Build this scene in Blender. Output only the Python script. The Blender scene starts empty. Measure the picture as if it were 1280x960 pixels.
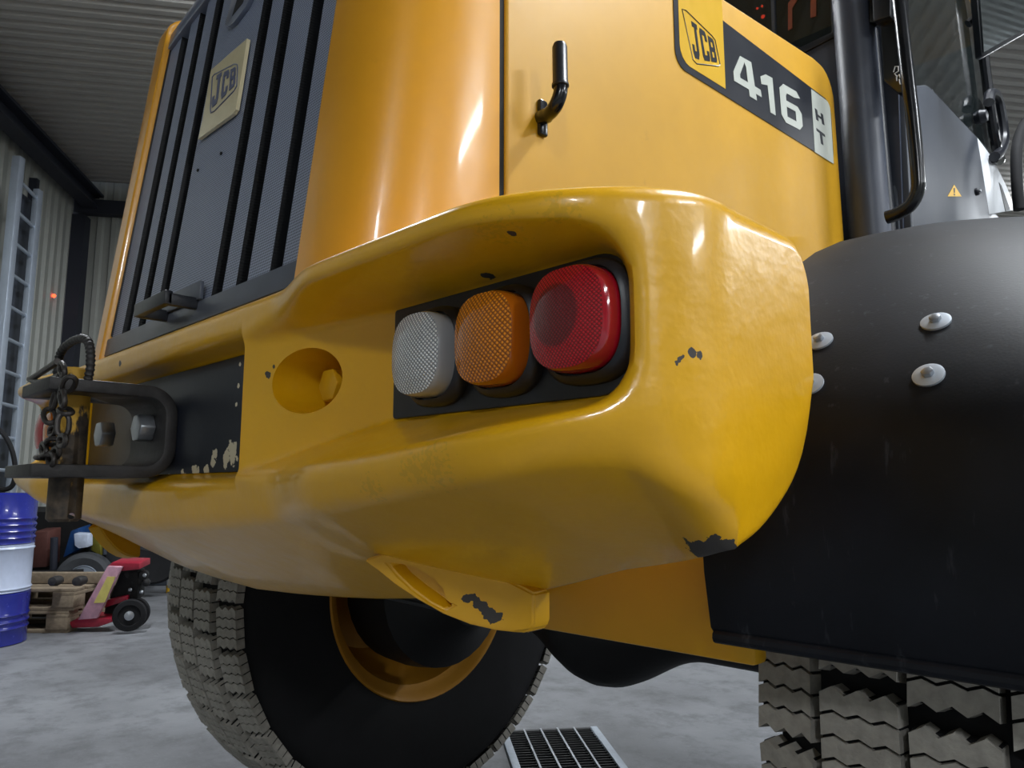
import bpy, bmesh, math, random
from mathutils import Vector, Matrix
from mathutils.bvhtree import BVHTree
random.seed(7)
S = bpy.context.scene
COL = S.collection
R2 = math.sqrt(.5)

# ------------------------------------------------------------------ camera
CAM = Vector((0, 0, .95)); PITCH = math.radians(8); FPX = 940.0
VD = Vector((-R2, R2, 0)); VR = Vector((R2, R2, 0)); VZ = Vector((0, 0, 1))
VF = VD*math.cos(PITCH) + VZ*math.sin(PITCH); VU = -VD*math.sin(PITCH) + VZ*math.cos(PITCH)
cd = bpy.data.cameras.new('camera'); cam = bpy.data.objects.new('camera', cd); COL.objects.link(cam)
cam.matrix_world = Matrix((( VR.x, VU.x, -VF.x, CAM.x), (VR.y, VU.y, -VF.y, CAM.y), (VR.z, VU.z, -VF.z, CAM.z), (0, 0, 0, 1)))
cd.sensor_width = 36; cd.lens = FPX/1280*36; cd.clip_start = .02
S.camera = cam
# ------------------------------------------------------------------ world, exposure
w = bpy.data.worlds.new('world'); S.world = w; w.use_nodes = True
w.node_tree.nodes['Background'].inputs[0].default_value = (.55, .62, .75, 1)
w.node_tree.nodes['Background'].inputs[1].default_value = .15
S.view_settings.view_transform = 'Standard'; S.view_settings.look = 'None'
S.view_settings.exposure = 0.68; S.view_settings.gamma = 1; S.view_settings.use_curve_mapping = False
# building axes: A runs away from the camera along the left wall, B to the right
BA = math.radians(145)
E1 = Vector((math.cos(BA), math.sin(BA), 0)); E2 = Vector((math.sin(BA), -math.cos(BA), 0))
BROT = BA
def bld(a, b, z=0): return E1*a + E2*b + VZ*z
# fluorescent fixtures: (a, b, watts); housings and tubes are built with the room
LAMPS = [(4.0, -1.4, 80), (-6.2, 3.6, 150), (-5.2, -1.2, 110), (-1.8, 4.6, 90), (0.9, 2.1, 80), (6.2, 1.6, 80),
         (-3.0, 8.4, 80), (2.0, 8.4, 100), (6.4, 7.6, 80)]
LAMP_Z = 4.12
for a, b, p in LAMPS:
    ld = bpy.data.lights.new('fluorescent_light', 'AREA'); ld.shape = 'RECTANGLE'; ld.size = 1.5; ld.size_y = .16
    ld.energy = p; ld.color = (.90, .95, 1.0)
    lo = bpy.data.objects.new('fluorescent_light', ld); COL.objects.link(lo)
    lo.location = bld(a, b, LAMP_Z-.075); lo.rotation_euler = (0, 0, BROT)
    lu = ld.copy(); lu.energy = p*.22; lu.name = 'ceiling_fill'          # fill light added over each closed housing to brighten the ceiling
    uo = bpy.data.objects.new('ceiling_fill', lu); COL.objects.link(uo)
    uo.location = bld(a, b, LAMP_Z+.115); uo.rotation_euler = (math.pi, 0, BROT)

# ------------------------------------------------------------------ helpers
def ray(px, py): return VF*FPX + VR*(px-640) + VU*(480-py)
def at(px, py, ax, val):
    r = ray(px, py); i = 'XYZ'.index(ax); t = (val-CAM[i])/r[i]; return CAM + r*t
def lerp(a, b, t): return a+(b-a)*t
def ss(a, b, x):
    t = max(0, min(1, (x-a)/(b-a))); return t*t*(3-2*t)
def interp(x, pts):
    if x <= pts[0][0]: return pts[0][1]
    for (a, va), (b, vb) in zip(pts, pts[1:]):
        if x <= b: return va+(vb-va)*(x-a)/(b-a)
    return pts[-1][1]

def interps(x, pts):
    """smooth (cubic Hermite) interpolation"""
    n = len(pts)
    if x <= pts[0][0]: return pts[0][1]
    if x >= pts[-1][0]: return pts[-1][1]
    for i in range(n-1):
        (a, va), (b, vb) = pts[i], pts[i+1]
        if x <= b:
            h = b-a; s0 = (vb-va)/h
            m0 = s0 if i == 0 else (vb-pts[i-1][1])/(b-pts[i-1][0]); m1 = s0 if i == n-2 else (pts[i+2][1]-va)/(pts[i+2][0]-a)
            t = (x-a)/h; t2 = t*t; t3 = t2*t
            return (2*t3-3*t2+1)*va+(t3-2*t2+t)*h*m0+(-2*t3+3*t2)*vb+(t3-t2)*h*m1
class MB:
    def __init__(s): s.v = []; s.f = []
    def add(s, vs, fs):
        o = len(s.v); s.v += [tuple(v) for v in vs]; s.f += [tuple(i+o for i in f) for f in fs]; return s
    def box(s, c, d, rot=None):
        hx, hy, hz = d[0]/2, d[1]/2, d[2]/2
        vs = [Vector((x, y, z)) for x in (-hx, hx) for y in (-hy, hy) for z in (-hz, hz)]
        if rot is not None: vs = [rot @ v for v in vs]
        vs = [v+Vector(c) for v in vs]
        return s.add(vs, [(0, 1, 3, 2), (4, 6, 7, 5), (0, 4, 5, 1), (2, 3, 7, 6), (0, 2, 6, 4), (1, 5, 7, 3)])
    def prism(s, poly, ext):
        ext = Vector(ext); n = len(poly); P = [Vector(p) for p in poly]
        s.add(P+[p+ext for p in P], [tuple(range(n))[::-1], tuple(range(n, 2*n))] + [(i, (i+1) % n, n+(i+1) % n, n+i) for i in range(n)]); return s
    def tube(s, path, r, n=10, closed=False, cap=True):
        P = [Vector(p) for p in path]; m = len(P); o = len(s.v); rs = r if isinstance(r, (list, tuple)) else [r]*m
        prev = None
        for i, p in enumerate(P):
            if closed: t = P[(i+1) % m]-P[i-1]
            else: t = P[min(i+1, m-1)]-P[max(i-1, 0)]
            t.normalize()
            if prev is None: u = t.orthogonal().normalized()
            else:
                u = prev-t*prev.dot(t)
                u = u.normalized() if u.length > 1e-6 else t.orthogonal().normalized()
            prev = u; v = t.cross(u)
            for k in range(n):
                a = 2*math.pi*k/n; s.v.append(tuple(p+(u*math.cos(a)+v*math.sin(a))*rs[i]))
        for i in range(m if closed else m-1):
            j = (i+1) % m
            for k in range(n):
                l = (k+1) % n; s.f.append((o+i*n+k, o+i*n+l, o+j*n+l, o+j*n+k))
        if cap and not closed:
            s.f.append(tuple(o+k for k in range(n))[::-1]); s.f.append(tuple(o+(m-1)*n+k for k in range(n)))
        return s
    def lathe(s, prof, c, axis, n=32, closed=False):
        # prof: (radius, along)
        ax = Vector(axis).normalized(); u = ax.orthogonal().normalized(); v = ax.cross(u); o = len(s.v); m = len(prof)
        for r, h in prof:
            for k in range(n):
                a = 2*math.pi*k/n; s.v.append(tuple(Vector(c)+ax*h+(u*math.cos(a)+v*math.sin(a))*r))
        for i in range(m if closed else m-1):
            j = (i+1) % m
            for k in range(n):
                l = (k+1) % n; s.f.append((o+i*n+k, o+i*n+l, o+j*n+l, o+j*n+k))
        if not closed:
            s.f.append(tuple(o+k for k in range(n))[::-1]); s.f.append(tuple(o+(m-1)*n+k for k in range(n)))
        return s
    def grid(s, rows, close_u=False):
        o = len(s.v); n = len(rows[0])
        for r in rows: s.v += [tuple(p) for p in r]
        for i in range(len(rows)-1):
            for k in range(n if close_u else n-1):
                l = (k+1) % n; s.f.append((o+i*n+k, o+i*n+l, o+(i+1)*n+l, o+(i+1)*n+k))
        return s
    def mesh(s, name, mat, bevel=0, smooth=35, seg=2):
        me = bpy.data.meshes.new(name); me.from_pydata(s.v, [], s.f)
        bm = bmesh.new(); bm.from_mesh(me)
        bmesh.ops.remove_doubles(bm, verts=bm.verts, dist=1e-6)
        bmesh.ops.recalc_face_normals(bm, faces=bm.faces)
        if bevel:
            es = [e for e in bm.edges if len(e.link_faces) == 2 and e.calc_face_angle(0) > .6]
            bmesh.ops.bevel(bm, geom=es, offset=bevel, segments=seg, affect='EDGES', profile=.5, clamp_overlap=True)
        bm.to_mesh(me); bm.free()
        if smooth:
            me.shade_smooth(); me.set_sharp_from_angle(angle=math.radians(smooth))
        me.materials.append(mat); return me
    def build(s, name, mat, parent=None, bevel=0, smooth=35, seg=2):
        return link(name, s.mesh(name, mat, bevel, smooth, seg), parent)
def link(name, me, parent=None, mw=None):
    """geometry is in world coordinates; parents are Empties (translated) or meshes at identity"""
    o = bpy.data.objects.new(name, me); COL.objects.link(o)
    if parent is not None:
        o.parent = parent
        if parent.type == 'EMPTY': o.matrix_parent_inverse = Matrix.Translation(-Vector(parent.location))
    if mw is not None: o.matrix_basis = mw
    return o
def thing(name, label, cat, loc=(0, 0, 0), group=None):
    o = bpy.data.objects.new(name, None); COL.objects.link(o); o.location = loc; o.empty_display_size = .1
    o['label'] = label; o['category'] = cat
    if group: o['group'] = group
    return o
def tag(o, label, cat, group=None):
    o['label'] = label; o['category'] = cat
    if group: o['group'] = group
    return o
def struct(o): o['kind'] = 'structure'; return o

# ------------------------------------------------------------------ materials
def lin(c):
    return tuple(((x/255)/12.92 if x/255 <= .04045 else ((x/255+.055)/1.055)**2.4) for x in c)
class NT:
    def __init__(s, name):
        s.m = bpy.data.materials.new(name); s.m.use_nodes = True; s.t = s.m.node_tree; s.b = s.t.nodes['Principled BSDF']
    def n(s, typ, **kw):
        nd = s.t.nodes.new(typ)
        for k, v in kw.items(): setattr(nd, k, v)
        return nd
    def l(s, a, b): s.t.links.new(a, b)
    def math(s, op, a, b=None, c=None):
        nd = s.n('ShaderNodeMath', operation=op)
        for i, x in enumerate((a, b, c)):
            if x is None: continue
            if isinstance(x, (int, float)): nd.inputs[i].default_value = x
            else: s.l(x, nd.inputs[i])
        return nd.outputs[0]
    def coord(s): return s.n('ShaderNodeTexCoord').outputs['Object']
    def noise(s, scale, detail=4, vec=None, rough=.55, stretch=None):
        nd = s.n('ShaderNodeTexNoise'); nd.inputs['Scale'].default_value = scale; nd.inputs['Detail'].default_value = detail
        nd.inputs['Roughness'].default_value = rough
        v = vec or s.coord()
        if stretch:
            mp = s.n('ShaderNodeMapping'); mp.inputs['Scale'].default_value = stretch; s.l(v, mp.inputs[0]); v = mp.outputs[0]
        s.l(v, nd.inputs['Vector']); return nd.outputs['Fac']
    def ramp(s, fac, a, b):
        nd = s.n('ShaderNodeMapRange'); nd.inputs['From Min'].default_value = a; nd.inputs['From Max'].default_value = b; nd.clamp = True
        s.l(fac, nd.inputs['Value']); return nd.outputs[0]
    def mix(s, fac, a, b):
        nd = s.n('ShaderNodeMix', data_type='RGBA')
        if isinstance(fac, (int, float)): nd.inputs[0].default_value = fac
        else: s.l(fac, nd.inputs[0])
        for i, x in ((6, a), (7, b)):
            if isinstance(x, tuple): nd.inputs[i].default_value = (*x[:3], 1)
            else: s.l(x, nd.inputs[i])
        return nd.outputs[2]
    def bump(s, h, strength=.2, dist=.001, prev=None):
        nd = s.n('ShaderNodeBump'); nd.inputs['Strength'].default_value = strength; nd.inputs['Distance'].default_value = dist
        s.l(h, nd.inputs['Height'])
        if prev is not None: s.l(prev, nd.inputs['Normal'])
        s.l(nd.outputs[0], s.b.inputs['Normal']); return nd.outputs[0]
    def base(s, c):
        if isinstance(c, tuple): s.b.inputs['Base Color'].default_value = (*c, 1)
        else: s.l(c, s.b.inputs['Base Color'])
    def set(s, **kw):
        for k, v in kw.items():
            i = s.b.inputs[k.replace('_', ' ')]
            if isinstance(v, (int, float)): i.default_value = v
            elif isinstance(v, tuple): i.default_value = v
            else: s.l(v, i)
        return s
def simple(name, rgb, rough=.5, metal=0, var=.12, scale=30, bump=0, coat=0, spec=.5, bscale=None):
    t = NT(name); c = lin(rgb); n = t.noise(scale)
    t.base(t.mix(t.ramp(n, .3, .75), tuple(x*(1-var) for x in c), tuple(min(1, x*(1+var)) for x in c)))
    t.set(Roughness=t.math('ADD', rough-.06, t.math('MULTIPLY', n, .12)), Metallic=metal, Coat_Weight=coat, Specular_IOR_Level=spec)
    if coat: t.set(Coat_Roughness=.06)
    if bump: t.bump(t.noise(bscale or scale*4, 3), bump, .002)
    return t.m
def chipmask(t, chips, nscale=90, amp=.9):
    """chips: (x,y,z,radius) patches of missing paint with ragged outline"""
    co = t.coord(); nz = t.noise(nscale, 3, co); out = None
    for x, y, z, r in chips:
        vd = t.n('ShaderNodeVectorMath', operation='DISTANCE'); t.l(co, vd.inputs[0]); vd.inputs[1].default_value = (x, y, z)
        d = t.math('DIVIDE', vd.outputs['Value'], r)
        d = t.math('ADD', d, t.math('MULTIPLY', t.math('SUBTRACT', nz, .5), amp*4))
        k = t.math('LESS_THAN', d, 1.0)
        out = k if out is None else t.math('MAXIMUM', out, k)
    return out

# filled in once geometry is known
def yellow_paint(name, rgb, rough=.32, chips=(), stains=(), lumps=.25, coat=.35, drips=True):
    t = NT(name); c = lin(rgb)
    n1 = t.noise(6, 5); n2 = t.noise(45, 4)
    col = t.mix(t.ramp(n1, .3, .7), tuple(x*.95 for x in c), tuple(min(1, x*1.05) for x in c))
    dirt = t.ramp(t.noise(14, 6, rough=.7), .66, .80)
    col = t.mix(t.math('MULTIPLY', dirt, .25), col, lin((120, 92, 30)))
    rg = t.math('ADD', rough-.05, t.math('MULTIPLY', n2, .14))
    if stains: col = t.mix(t.math('MULTIPLY', chipmask(t, stains, 220, 2.2), .18), col, lin((128, 116, 24)))
    if chips:
        m = chipmask(t, chips); col = t.mix(m, col, lin((58, 54, 52)))
        rg = t.math('ADD', rg, t.math('MULTIPLY', m, .3))
    t.base(col); t.set(Roughness=rg, Coat_Weight=coat, Coat_Roughness=.07)
    b1 = t.bump(t.noise(28, 3), lumps, .004)
    t.bump(t.noise(160, 2), lumps*.5, .0006, b1)
    return t.m
M = {}
M['hood'] = yellow_paint('hood_paint', (226, 158, 32), .30, lumps=.03, coat=.35)
M['side'] = yellow_paint('side_door_paint', (208, 154, 16), .48, lumps=.03, coat=.0)
M['frame_y'] = yellow_paint('chassis_paint', (220, 164, 14), .42, lumps=.2, coat=.1)
M['rim'] = yellow_paint('rim_paint', (196, 136, 30), .55, lumps=.2, coat=0)
M['black'] = simple('black_paint', (26, 29, 36), .38, var=.2, scale=20, bump=.08)
M['blackgloss'] = simple('gloss_black_tube', (17, 19, 24), .2, var=.1)
M['cabgrey'] = simple('cab_dark_grey', (60, 66, 80), .42, var=.08, scale=8)
M['panelgrey'] = simple('panel_grey', (54, 59, 68), .5, var=.06, scale=6)
M['white'] = simple('white_sticker', (225, 228, 232), .4, var=.02)
M['steel'] = simple('zinc_steel', (168, 172, 178), .35, .85, var=.12, scale=60, bump=.1)
M['lightsteel'] = simple('washer_zinc', (170, 178, 188), .5, .35, var=.1, scale=50)
M['alu'] = simple('aluminium', (176, 186, 200), .4, .6, var=.06, scale=12)
M['rubber'] = simple('tyre_rubber', (27, 27, 29), .78, var=.2, scale=14, bump=.2, spec=.25)
M['tread'] = simple('worn_tread_rubber', (156, 152, 144), .9, var=.2, scale=60, bump=.3, spec=.15)
M['darkiron'] = simple('dark_forged_iron', (52, 50, 50), .55, .3, var=.35, scale=35, bump=.3)
M['chain'] = simple('chain_iron', (70, 66, 64), .45, .6, var=.3, scale=60, bump=.3)
M['dark'] = simple('dark_underside', (14, 14, 15), .8, var=.2)
M['axle'] = simple('axle_black', (20, 20, 22), .6, var=.3, scale=12, bump=.3)
M['silver'] = simple('decal_silver', (196, 200, 190), .4, var=.03)
M['decalblack'] = simple('decal_black', (33, 36, 44), .35, var=.05)
M['decalyellow'] = simple('decal_yellow', (226, 178, 40), .35, var=.03)
M['red'] = simple('red_enamel', (150, 24, 48), .4, var=.15, coat=.3)
M['pinkplate'] = simple('worn_red_plate', (196, 150, 166), .5, var=.25, scale=18)
M['labelyellow'] = simple('label_yellow', (214, 200, 110), .5, var=.1)
M['wood'] = None
M['blue'] = simple('drum_blue', (22, 32, 128), .25, var=.06, coat=.5)
M['drumwhite'] = simple('drum_white', (176, 186, 208), .35, var=.05, coat=.3)
M['brown'] = simple('brown_case', (88, 52, 46), .6)
M['bluebox'] = simple('blue_case', (20, 60, 110), .5)
M['paper'] = simple('pale_plastic', (190, 200, 220), .5)
M['olive'] = simple('olive_case', (110, 104, 30), .6)
M['led'] = NT('red_led'); M['led'].base((.8, .05, .02)); M['led'].set(Emission_Color=(1, .06, .02, 1), Emission_Strength=3.0); M['led'] = M['led'].m
t = NT('tube_glow'); t.base((1, 1, 1)); t.set(Emission_Color=(.93, .97, 1, 1), Emission_Strength=14.0); M['glow'] = t.m
t = NT('pallet_wood'); n = t.noise(9, 5, stretch=(1, 6, 6)); t.base(t.mix(n, lin((92, 80, 66)), lin((150, 134, 112)))); t.set(Roughness=.85); t.bump(n, .3, .003); M['wood'] = t.m
# corrugated sheet metals
M['ceiling'] = simple('ceiling_sheet', (158, 155, 150), .5, .1, var=.06, scale=1.5)
M['wallsheet'] = simple('wall_sheet', (150, 152, 146), .55, .1, var=.08, scale=1.2)
M['beam'] = simple('beam_dark', (34, 37, 48), .6, var=.15, scale=3)
# concrete
t = NT('concrete_floor')
n1 = t.noise(.9, 6, rough=.6); n2 = t.noise(5, 8, rough=.7); n3 = t.noise(70, 3)
c = t.mix(t.ramp(n1, .32, .68), lin((88, 89, 92)), lin((132, 134, 138)))
c = t.mix(t.math('MULTIPLY', t.ramp(n2, .48, .66), .6), c, lin((70, 70, 73)))
c = t.mix(t.math('MULTIPLY', t.ramp(n3, .6, .75), .2), c, lin((165, 166, 170)))
t.base(c); t.set(Roughness=t.math('ADD', .45, t.math('MULTIPLY', n2, .3))); t.bump(t.noise(30, 5), .25, .004); M['concrete'] = t.m
# perforated grille sheet: slate plastic with rows of small holes
def perforated(name, rgb, hole, pitch=.0052, dark=.25):
    t = NT(name); sp = t.n('ShaderNodeSeparateXYZ'); t.l(t.coord(), sp.inputs[0]); k = 2*math.pi/pitch
    z2 = t.math('MULTIPLY', sp.outputs[2], k); x1 = t.math('MULTIPLY', sp.outputs[0], k)
    a = t.math('SINE', t.math('ADD', x1, z2)); b = t.math('SINE', t.math('SUBTRACT', x1, z2))
    h = t.math('MULTIPLY', a, b); m = t.ramp(h, -.05, .35)
    c = lin(rgb); t.base(t.mix(m, c, tuple(x*dark for x in c)))
    t.set(Roughness=.42, Specular_IOR_Level=.5); t.bump(t.math('MULTIPLY', m, -1), .5, .002); return t.m
M['perf'] = perforated('perforated_grille', (150, 160, 184), 1, .0085, .2)
M['perfdark'] = perforated('perforated_groove', (20, 22, 26), 1, .009, .3)
M['bar'] = simple('grille_frame_grey', (82, 88, 100), .38, var=.12, scale=14)
M['topbar'] = simple('grille_top_bar', (104, 112, 130), .3, var=.06, scale=10, coat=.3)
M['badge'] = simple('badge_sheen_cream', (240, 226, 184), .2, var=.04, coat=.8)  # cream lightened to carry a pale gloss reflection in the colour
M['badgeink'] = simple('badge_ink', (96, 102, 128), .3, var=.04)
# fender: moulded black plastic, fine pebble texture, worn pale patches
t = NT('fender_plastic')
n1 = t.noise(3.2, 5, rough=.6); sc = t.noise(22, 4, rough=.6, stretch=(3, 3, .5))
vor = t.n('ShaderNodeTexVoronoi'); vor.inputs['Scale'].default_value = 320; t.l(t.coord(), vor.inputs['Vector'])
c = t.mix(t.ramp(n1, .35, .75), lin((14, 16, 20)), lin((32, 35, 43)))
c = t.mix(t.math('MULTIPLY', t.ramp(sc, .63, .78), .35), c, lin((96, 100, 108)))
t.base(c); t.set(Roughness=t.math('ADD', .40, t.math('MULTIPLY', n1, .2)), Specular_IOR_Level=.2)
t.bump(vor.outputs['Distance'], .10, .0006); M['fender'] = t.m
# lamp lenses
def lens(name, rgb, pitch, rough=.05, fac=.6, inner=None):
    t = NT(name); sp = t.n('ShaderNodeSeparateXYZ'); t.l(t.coord(), sp.inputs[0]); k = math.pi/pitch
    u = t.math('MULTIPLY', t.math('ADD', sp.outputs[0], sp.outputs[2]), k); v = t.math('MULTIPLY', t.math('SUBTRACT', sp.outputs[0], sp.outputs[2]), k)
    h = t.math('MULTIPLY', t.math('ABSOLUTE', t.math('SINE', u)), t.math('ABSOLUTE', t.math('SINE', v)))
    c = lin(rgb); t.base(t.mix(t.ramp(h, .1, .8), tuple(x*.4 for x in c), tuple(min(1, x*1.5) for x in c)))
    if inner:      # the red lamp's darker reflector window behind the lens
        vm = t.n('ShaderNodeVectorMath', operation='SUBTRACT'); t.l(t.coord(), vm.inputs[0]); vm.inputs[1].default_value = inner
        ml = t.n('ShaderNodeVectorMath', operation='MULTIPLY'); t.l(vm.outputs[0], ml.inputs[0]); ml.inputs[1].default_value = (46, 0, 44)
        ln = t.n('ShaderNodeVectorMath', operation='LENGTH'); t.l(ml.outputs[0], ln.inputs[0])
        k = t.ramp(ln.outputs['Value'], 1.0, 1.12); cur = t.b.inputs['Base Color'].links[0].from_socket
        t.base(t.mix(t.math('ADD', .35, t.math('MULTIPLY', k, .65)), (.03, .001, .003), cur))
    t.set(Roughness=.45, Coat_Weight=1.0, Coat_Roughness=rough, Specular_IOR_Level=.15)
    cn = t.n('ShaderNodeBump'); cn.inputs['Strength'].default_value = 0; t.l(cn.outputs[0], t.b.inputs['Coat Normal'])
    t.bump(h, fac, .003); return t.m
M['lensred'] = lens('red_lens', (176, 10, 28), .0034, fac=.35)
M['lensamber'] = lens('amber_lens', (240, 128, 12), .0046, fac=.7)
M['lensclear'] = lens('clear_lens', (222, 228, 236), .0042, fac=.7)
M['lensredrim'] = simple('red_lens_rim', (158, 14, 32), .12, var=.02, coat=1)
M['lensamberrim'] = simple('amber_lens_rim', (178, 92, 16), .12, var=.02, coat=1)
M['lensclearrim'] = simple('clear_lens_rim', (160, 164, 168), .15, var=.02, coat=1)
# cab glass and mirror
t = NT('cab_glass'); t.base(lin((20, 30, 32))); t.set(Roughness=.03, Specular_IOR_Level=.8, Coat_Weight=.6, Alpha=.72)
t.bump(t.noise(6, 2), .05, .01); M['glass'] = t.m
M['mirror'] = simple('mirror_glass', (190, 200, 205), .03, 1.0, var=.0)
M['orange'] = simple('orange_stripe', (120, 58, 22), .5)
t = NT('hitch_plate_paint')
m = chipmask(t, [(*at(px, py, 'Y', .424), r) for px, py, r in ((216, 540, .008), (214, 556, .009), (210, 566, .006), (290, 566, .013), (284, 572, .010), (268, 568, .008), (266, 578, .007), (244, 592, .010), (258, 588, .008), (228, 596, .010), (210, 599, .009), (150, 600, .008), (128, 600, .007), (300, 456, .003), (298, 482, .003), (296, 505, .003))], 80, .8)
t.base(t.mix(m, lin((26, 31, 42)), lin((206, 196, 168)))); t.set(Roughness=.4); t.bump(t.noise(60, 3), .15, .001); M['plate'] = t.m
t = NT('rusty_pin'); n = t.noise(26, 5, rough=.65, stretch=(1, 1, .45)); n2 = t.noise(60, 4)
c = t.mix(t.ramp(n2, .35, .7), lin((46, 40, 36)), lin((92, 78, 62)))
sp = t.n('ShaderNodeSeparateXYZ'); t.l(t.coord(), sp.inputs[0])
hi = t.ramp(sp.outputs[2], 1.0, 1.09)
k = t.ramp(t.math('ADD', n, t.math('MULTIPLY', hi, .28)), .62, .68)
t.base(t.mix(k, c, lin((206, 160, 58)))); t.set(Roughness=.65); t.bump(n2, .3, .002); M['pin'] = t.m

# ================================================================== THE ROOM
def corrugated(name, mat, p0, along, across, length, width, up, pitch, depth, label=None):
    """sheet: ribs run along 'along'; profile steps across"""
    rows = []; n = int(width/pitch)
    prof = []
    for i in range(n):
        x = i*pitch
        for dx, h in ((0, 0), (.42, 0), (.55, 1), (.87, 1)): prof.append((x+dx*pitch, h*depth))
    mb = MB()
    r0 = [p0+across*x+up*h for x, h in prof]; r1 = [p0+across*x+up*h+along*length for x, h in prof]
    mb.grid([r0, r1])
    return struct(mb.build(name, mat, smooth=0))
A0, A1, B0, B1, HC = -8.0, 9.0, -3.47, 10.5, 4.42
fl = MB().box((0, 0, -.1), (1, 1, .2)).v
f = MB(); cc = bld((A0+A1)/2, (B0+B1)/2, -.1)
f.box(cc, (A1-A0+.4, B1-B0+.4, .2), Matrix.Rotation(BROT, 3, 'Z'))
struct(f.build('floor', M['concrete'], smooth=0))
corrugated('ceiling', M['ceiling'], bld(A0, B0, HC), E2, E1, B1-B0, A1-A0, VZ, .12, .03)
corrugated('wall_left', M['wallsheet'], bld(A0, B0, 0), VZ, E1, HC+.06, A1-A0, E2, .17, .03)
corrugated('wall_back', M['wallsheet'], bld(A1, B0, 0), VZ, E2, HC+.06, B1-B0, -E1, .15, .03)
corrugated('wall_right', M['wallsheet'], bld(A0, B1, 0), VZ, E1, HC+.06, A1-A0, -E2, .17, .03)
corrugated('wall_front', M['wallsheet'], bld(A0, B0, 0), VZ, E2, HC+.06, B1-B0, E1, .15, .03)
RB = Matrix.Rotation(BROT, 3, 'Z')
def bbox(mb, a, b, z, da, db, dz): return mb.box(bld(a, b, z), (da, db, dz), RB)
m = MB(); bbox(m, (A0+A1)/2, B0+.16, 4.20, A1-A0, .04, .2); bbox(m, (A0+A1)/2, B0+.2, 4.11, A1-A0, .16, .03); bbox(m, (A0+A1)/2, B0+.2, 4.29, A1-A0, .16, .03)
struct(m.build('trim_1', M['beam'], smooth=0))
m = MB(); bbox(m, A1-.12, (B0+B1)/2, 4.12, .12, B1-B0, .16); struct(m.build('trim_2', M['beam'], smooth=0))
m = MB(); bbox(m, A1-.14, B0+.10, 2.0, .16, .14, 4.0); struct(m.build('trim_3', M['beam'], smooth=0))
m = MB(); bbox(m, A1-1.25, B0+.07, 3.6, .06, .07, .75); struct(m.build('trim_4', M['beam'], smooth=0))
m = MB(); bbox(m, A1-.1, B0+.95, 3.82, .08, .1, .4); struct(m.build('trim_5', M['beam'], smooth=0))
# ceiling fluorescent fixtures
LLAB = ['twin tube ceiling light above the oil drum and pallets', 'twin tube ceiling light behind the viewer, toward the right', 'twin tube ceiling light behind the viewer, toward the left wall', 'twin tube ceiling light nearest the viewer, to the right and behind',
        'twin tube ceiling light straight above the right rear fender', 'twin tube ceiling light over the far front of the loader',
        'twin tube ceiling light near the right wall behind the viewer', 'twin tube ceiling light near the right wall level with the cab', 'twin tube ceiling light in the far right corner of the workshop']
for i, (a, b, p) in enumerate(LAMPS):
    t_ = thing('ceiling_light', LLAB[i], 'ceiling light', bld(a, b, LAMP_Z), 'fluorescent fixtures')
    m = MB(); bbox(m, a, b, LAMP_Z+.07, 1.55, .2, .06); m.build('housing', M['white'], t_, smooth=0)
    m = MB(); bbox(m, a-.6, b, (LAMP_Z+.1+HC)/2, .02, .02, HC-LAMP_Z-.1); m.build('hanger', M['steel'], t_, smooth=0)
    m = MB(); bbox(m, a+.6, b, (LAMP_Z+.1+HC)/2, .02, .02, HC-LAMP_Z-.1); m.build('hanger', M['steel'], t_, smooth=0)
    for s_ in (-.05, .05):
        MB().tube([bld(a-.74, b+s_, LAMP_Z+.02), bld(a+.74, b+s_, LAMP_Z+.02)], .016, 8).build('tube', M['glow'], t_)

# ================================================================== THE WHEEL LOADER
XC = -1.175
def mx(x): return 2*XC-x
def mc(x):
    """counterweight mirror: the far wing is a little shorter"""
    d = x-XC; return XC-d if d < .34 else XC-.34-(d-.34)*.86
LD = thing('wheel_loader', 'yellow wheel loader seen from its rear right corner, filling the picture', 'wheel loader', (XC, 1.52, 0))
def my(x): return .02*ss(.25, .85, x-XC)
# ---------------- counterweight
XL, YA, XE, RCN, YEND = -.44, .36, -.28, .16, .662       # arc start, rear line, side plane, corner radius, side end
def lipY(X): return .387 - .027*ss(-.77, -.63, X)
def stations():
    """list of (kind, X or angle or Y)"""
    st = []
    X = XC
    while X < -.836: st.append(('x', X)); X += .03
    st += [('x', -.8362), ('x', -.8354), ('b', -.8350)]
    X = -.83
    while X < -.4405: st.append(('b', X)); X += .01
    for k in range(0, 31): st.append(('a', math.radians(3*k)))
    Y = .53
    while Y < .652: st.append(('s', Y)); Y += .01
    for y in (.655, .658, .660, .6615, .662): st.append(('s', y))
    return st
def fillet(poly, radii, nf=6, ns=4):
    out = []; n = len(poly); T = []
    for i in range(n):
        p = Vector(poly[i])
        if i == 0 or i == n-1 or radii[i] == 0: T.append((p, p, None)); continue
        a = Vector(poly[i-1])-p; b = Vector(poly[i+1])-p
        r = min(radii[i], a.length*.45, b.length*.45)
        T.append((p+a.normalized()*r, p+b.normalized()*r, p))
    for i in range(n):
        s_, e_, c_ = T[i]
        if c_ is None: out += [s_]*(nf+1) if False else [s_]
        else:
            for k in range(nf+1):
                t = k/nf; out.append(s_*(1-t)**2+c_*2*t*(1-t)+e_*t*t)
        if i < n-1:
            s2 = T[i+1][0]
            for k in range(1, ns): out.append(e_.lerp(s2, k/ns))
    return out
ZL = 1.166; ZG_ARC = .8715
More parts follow.
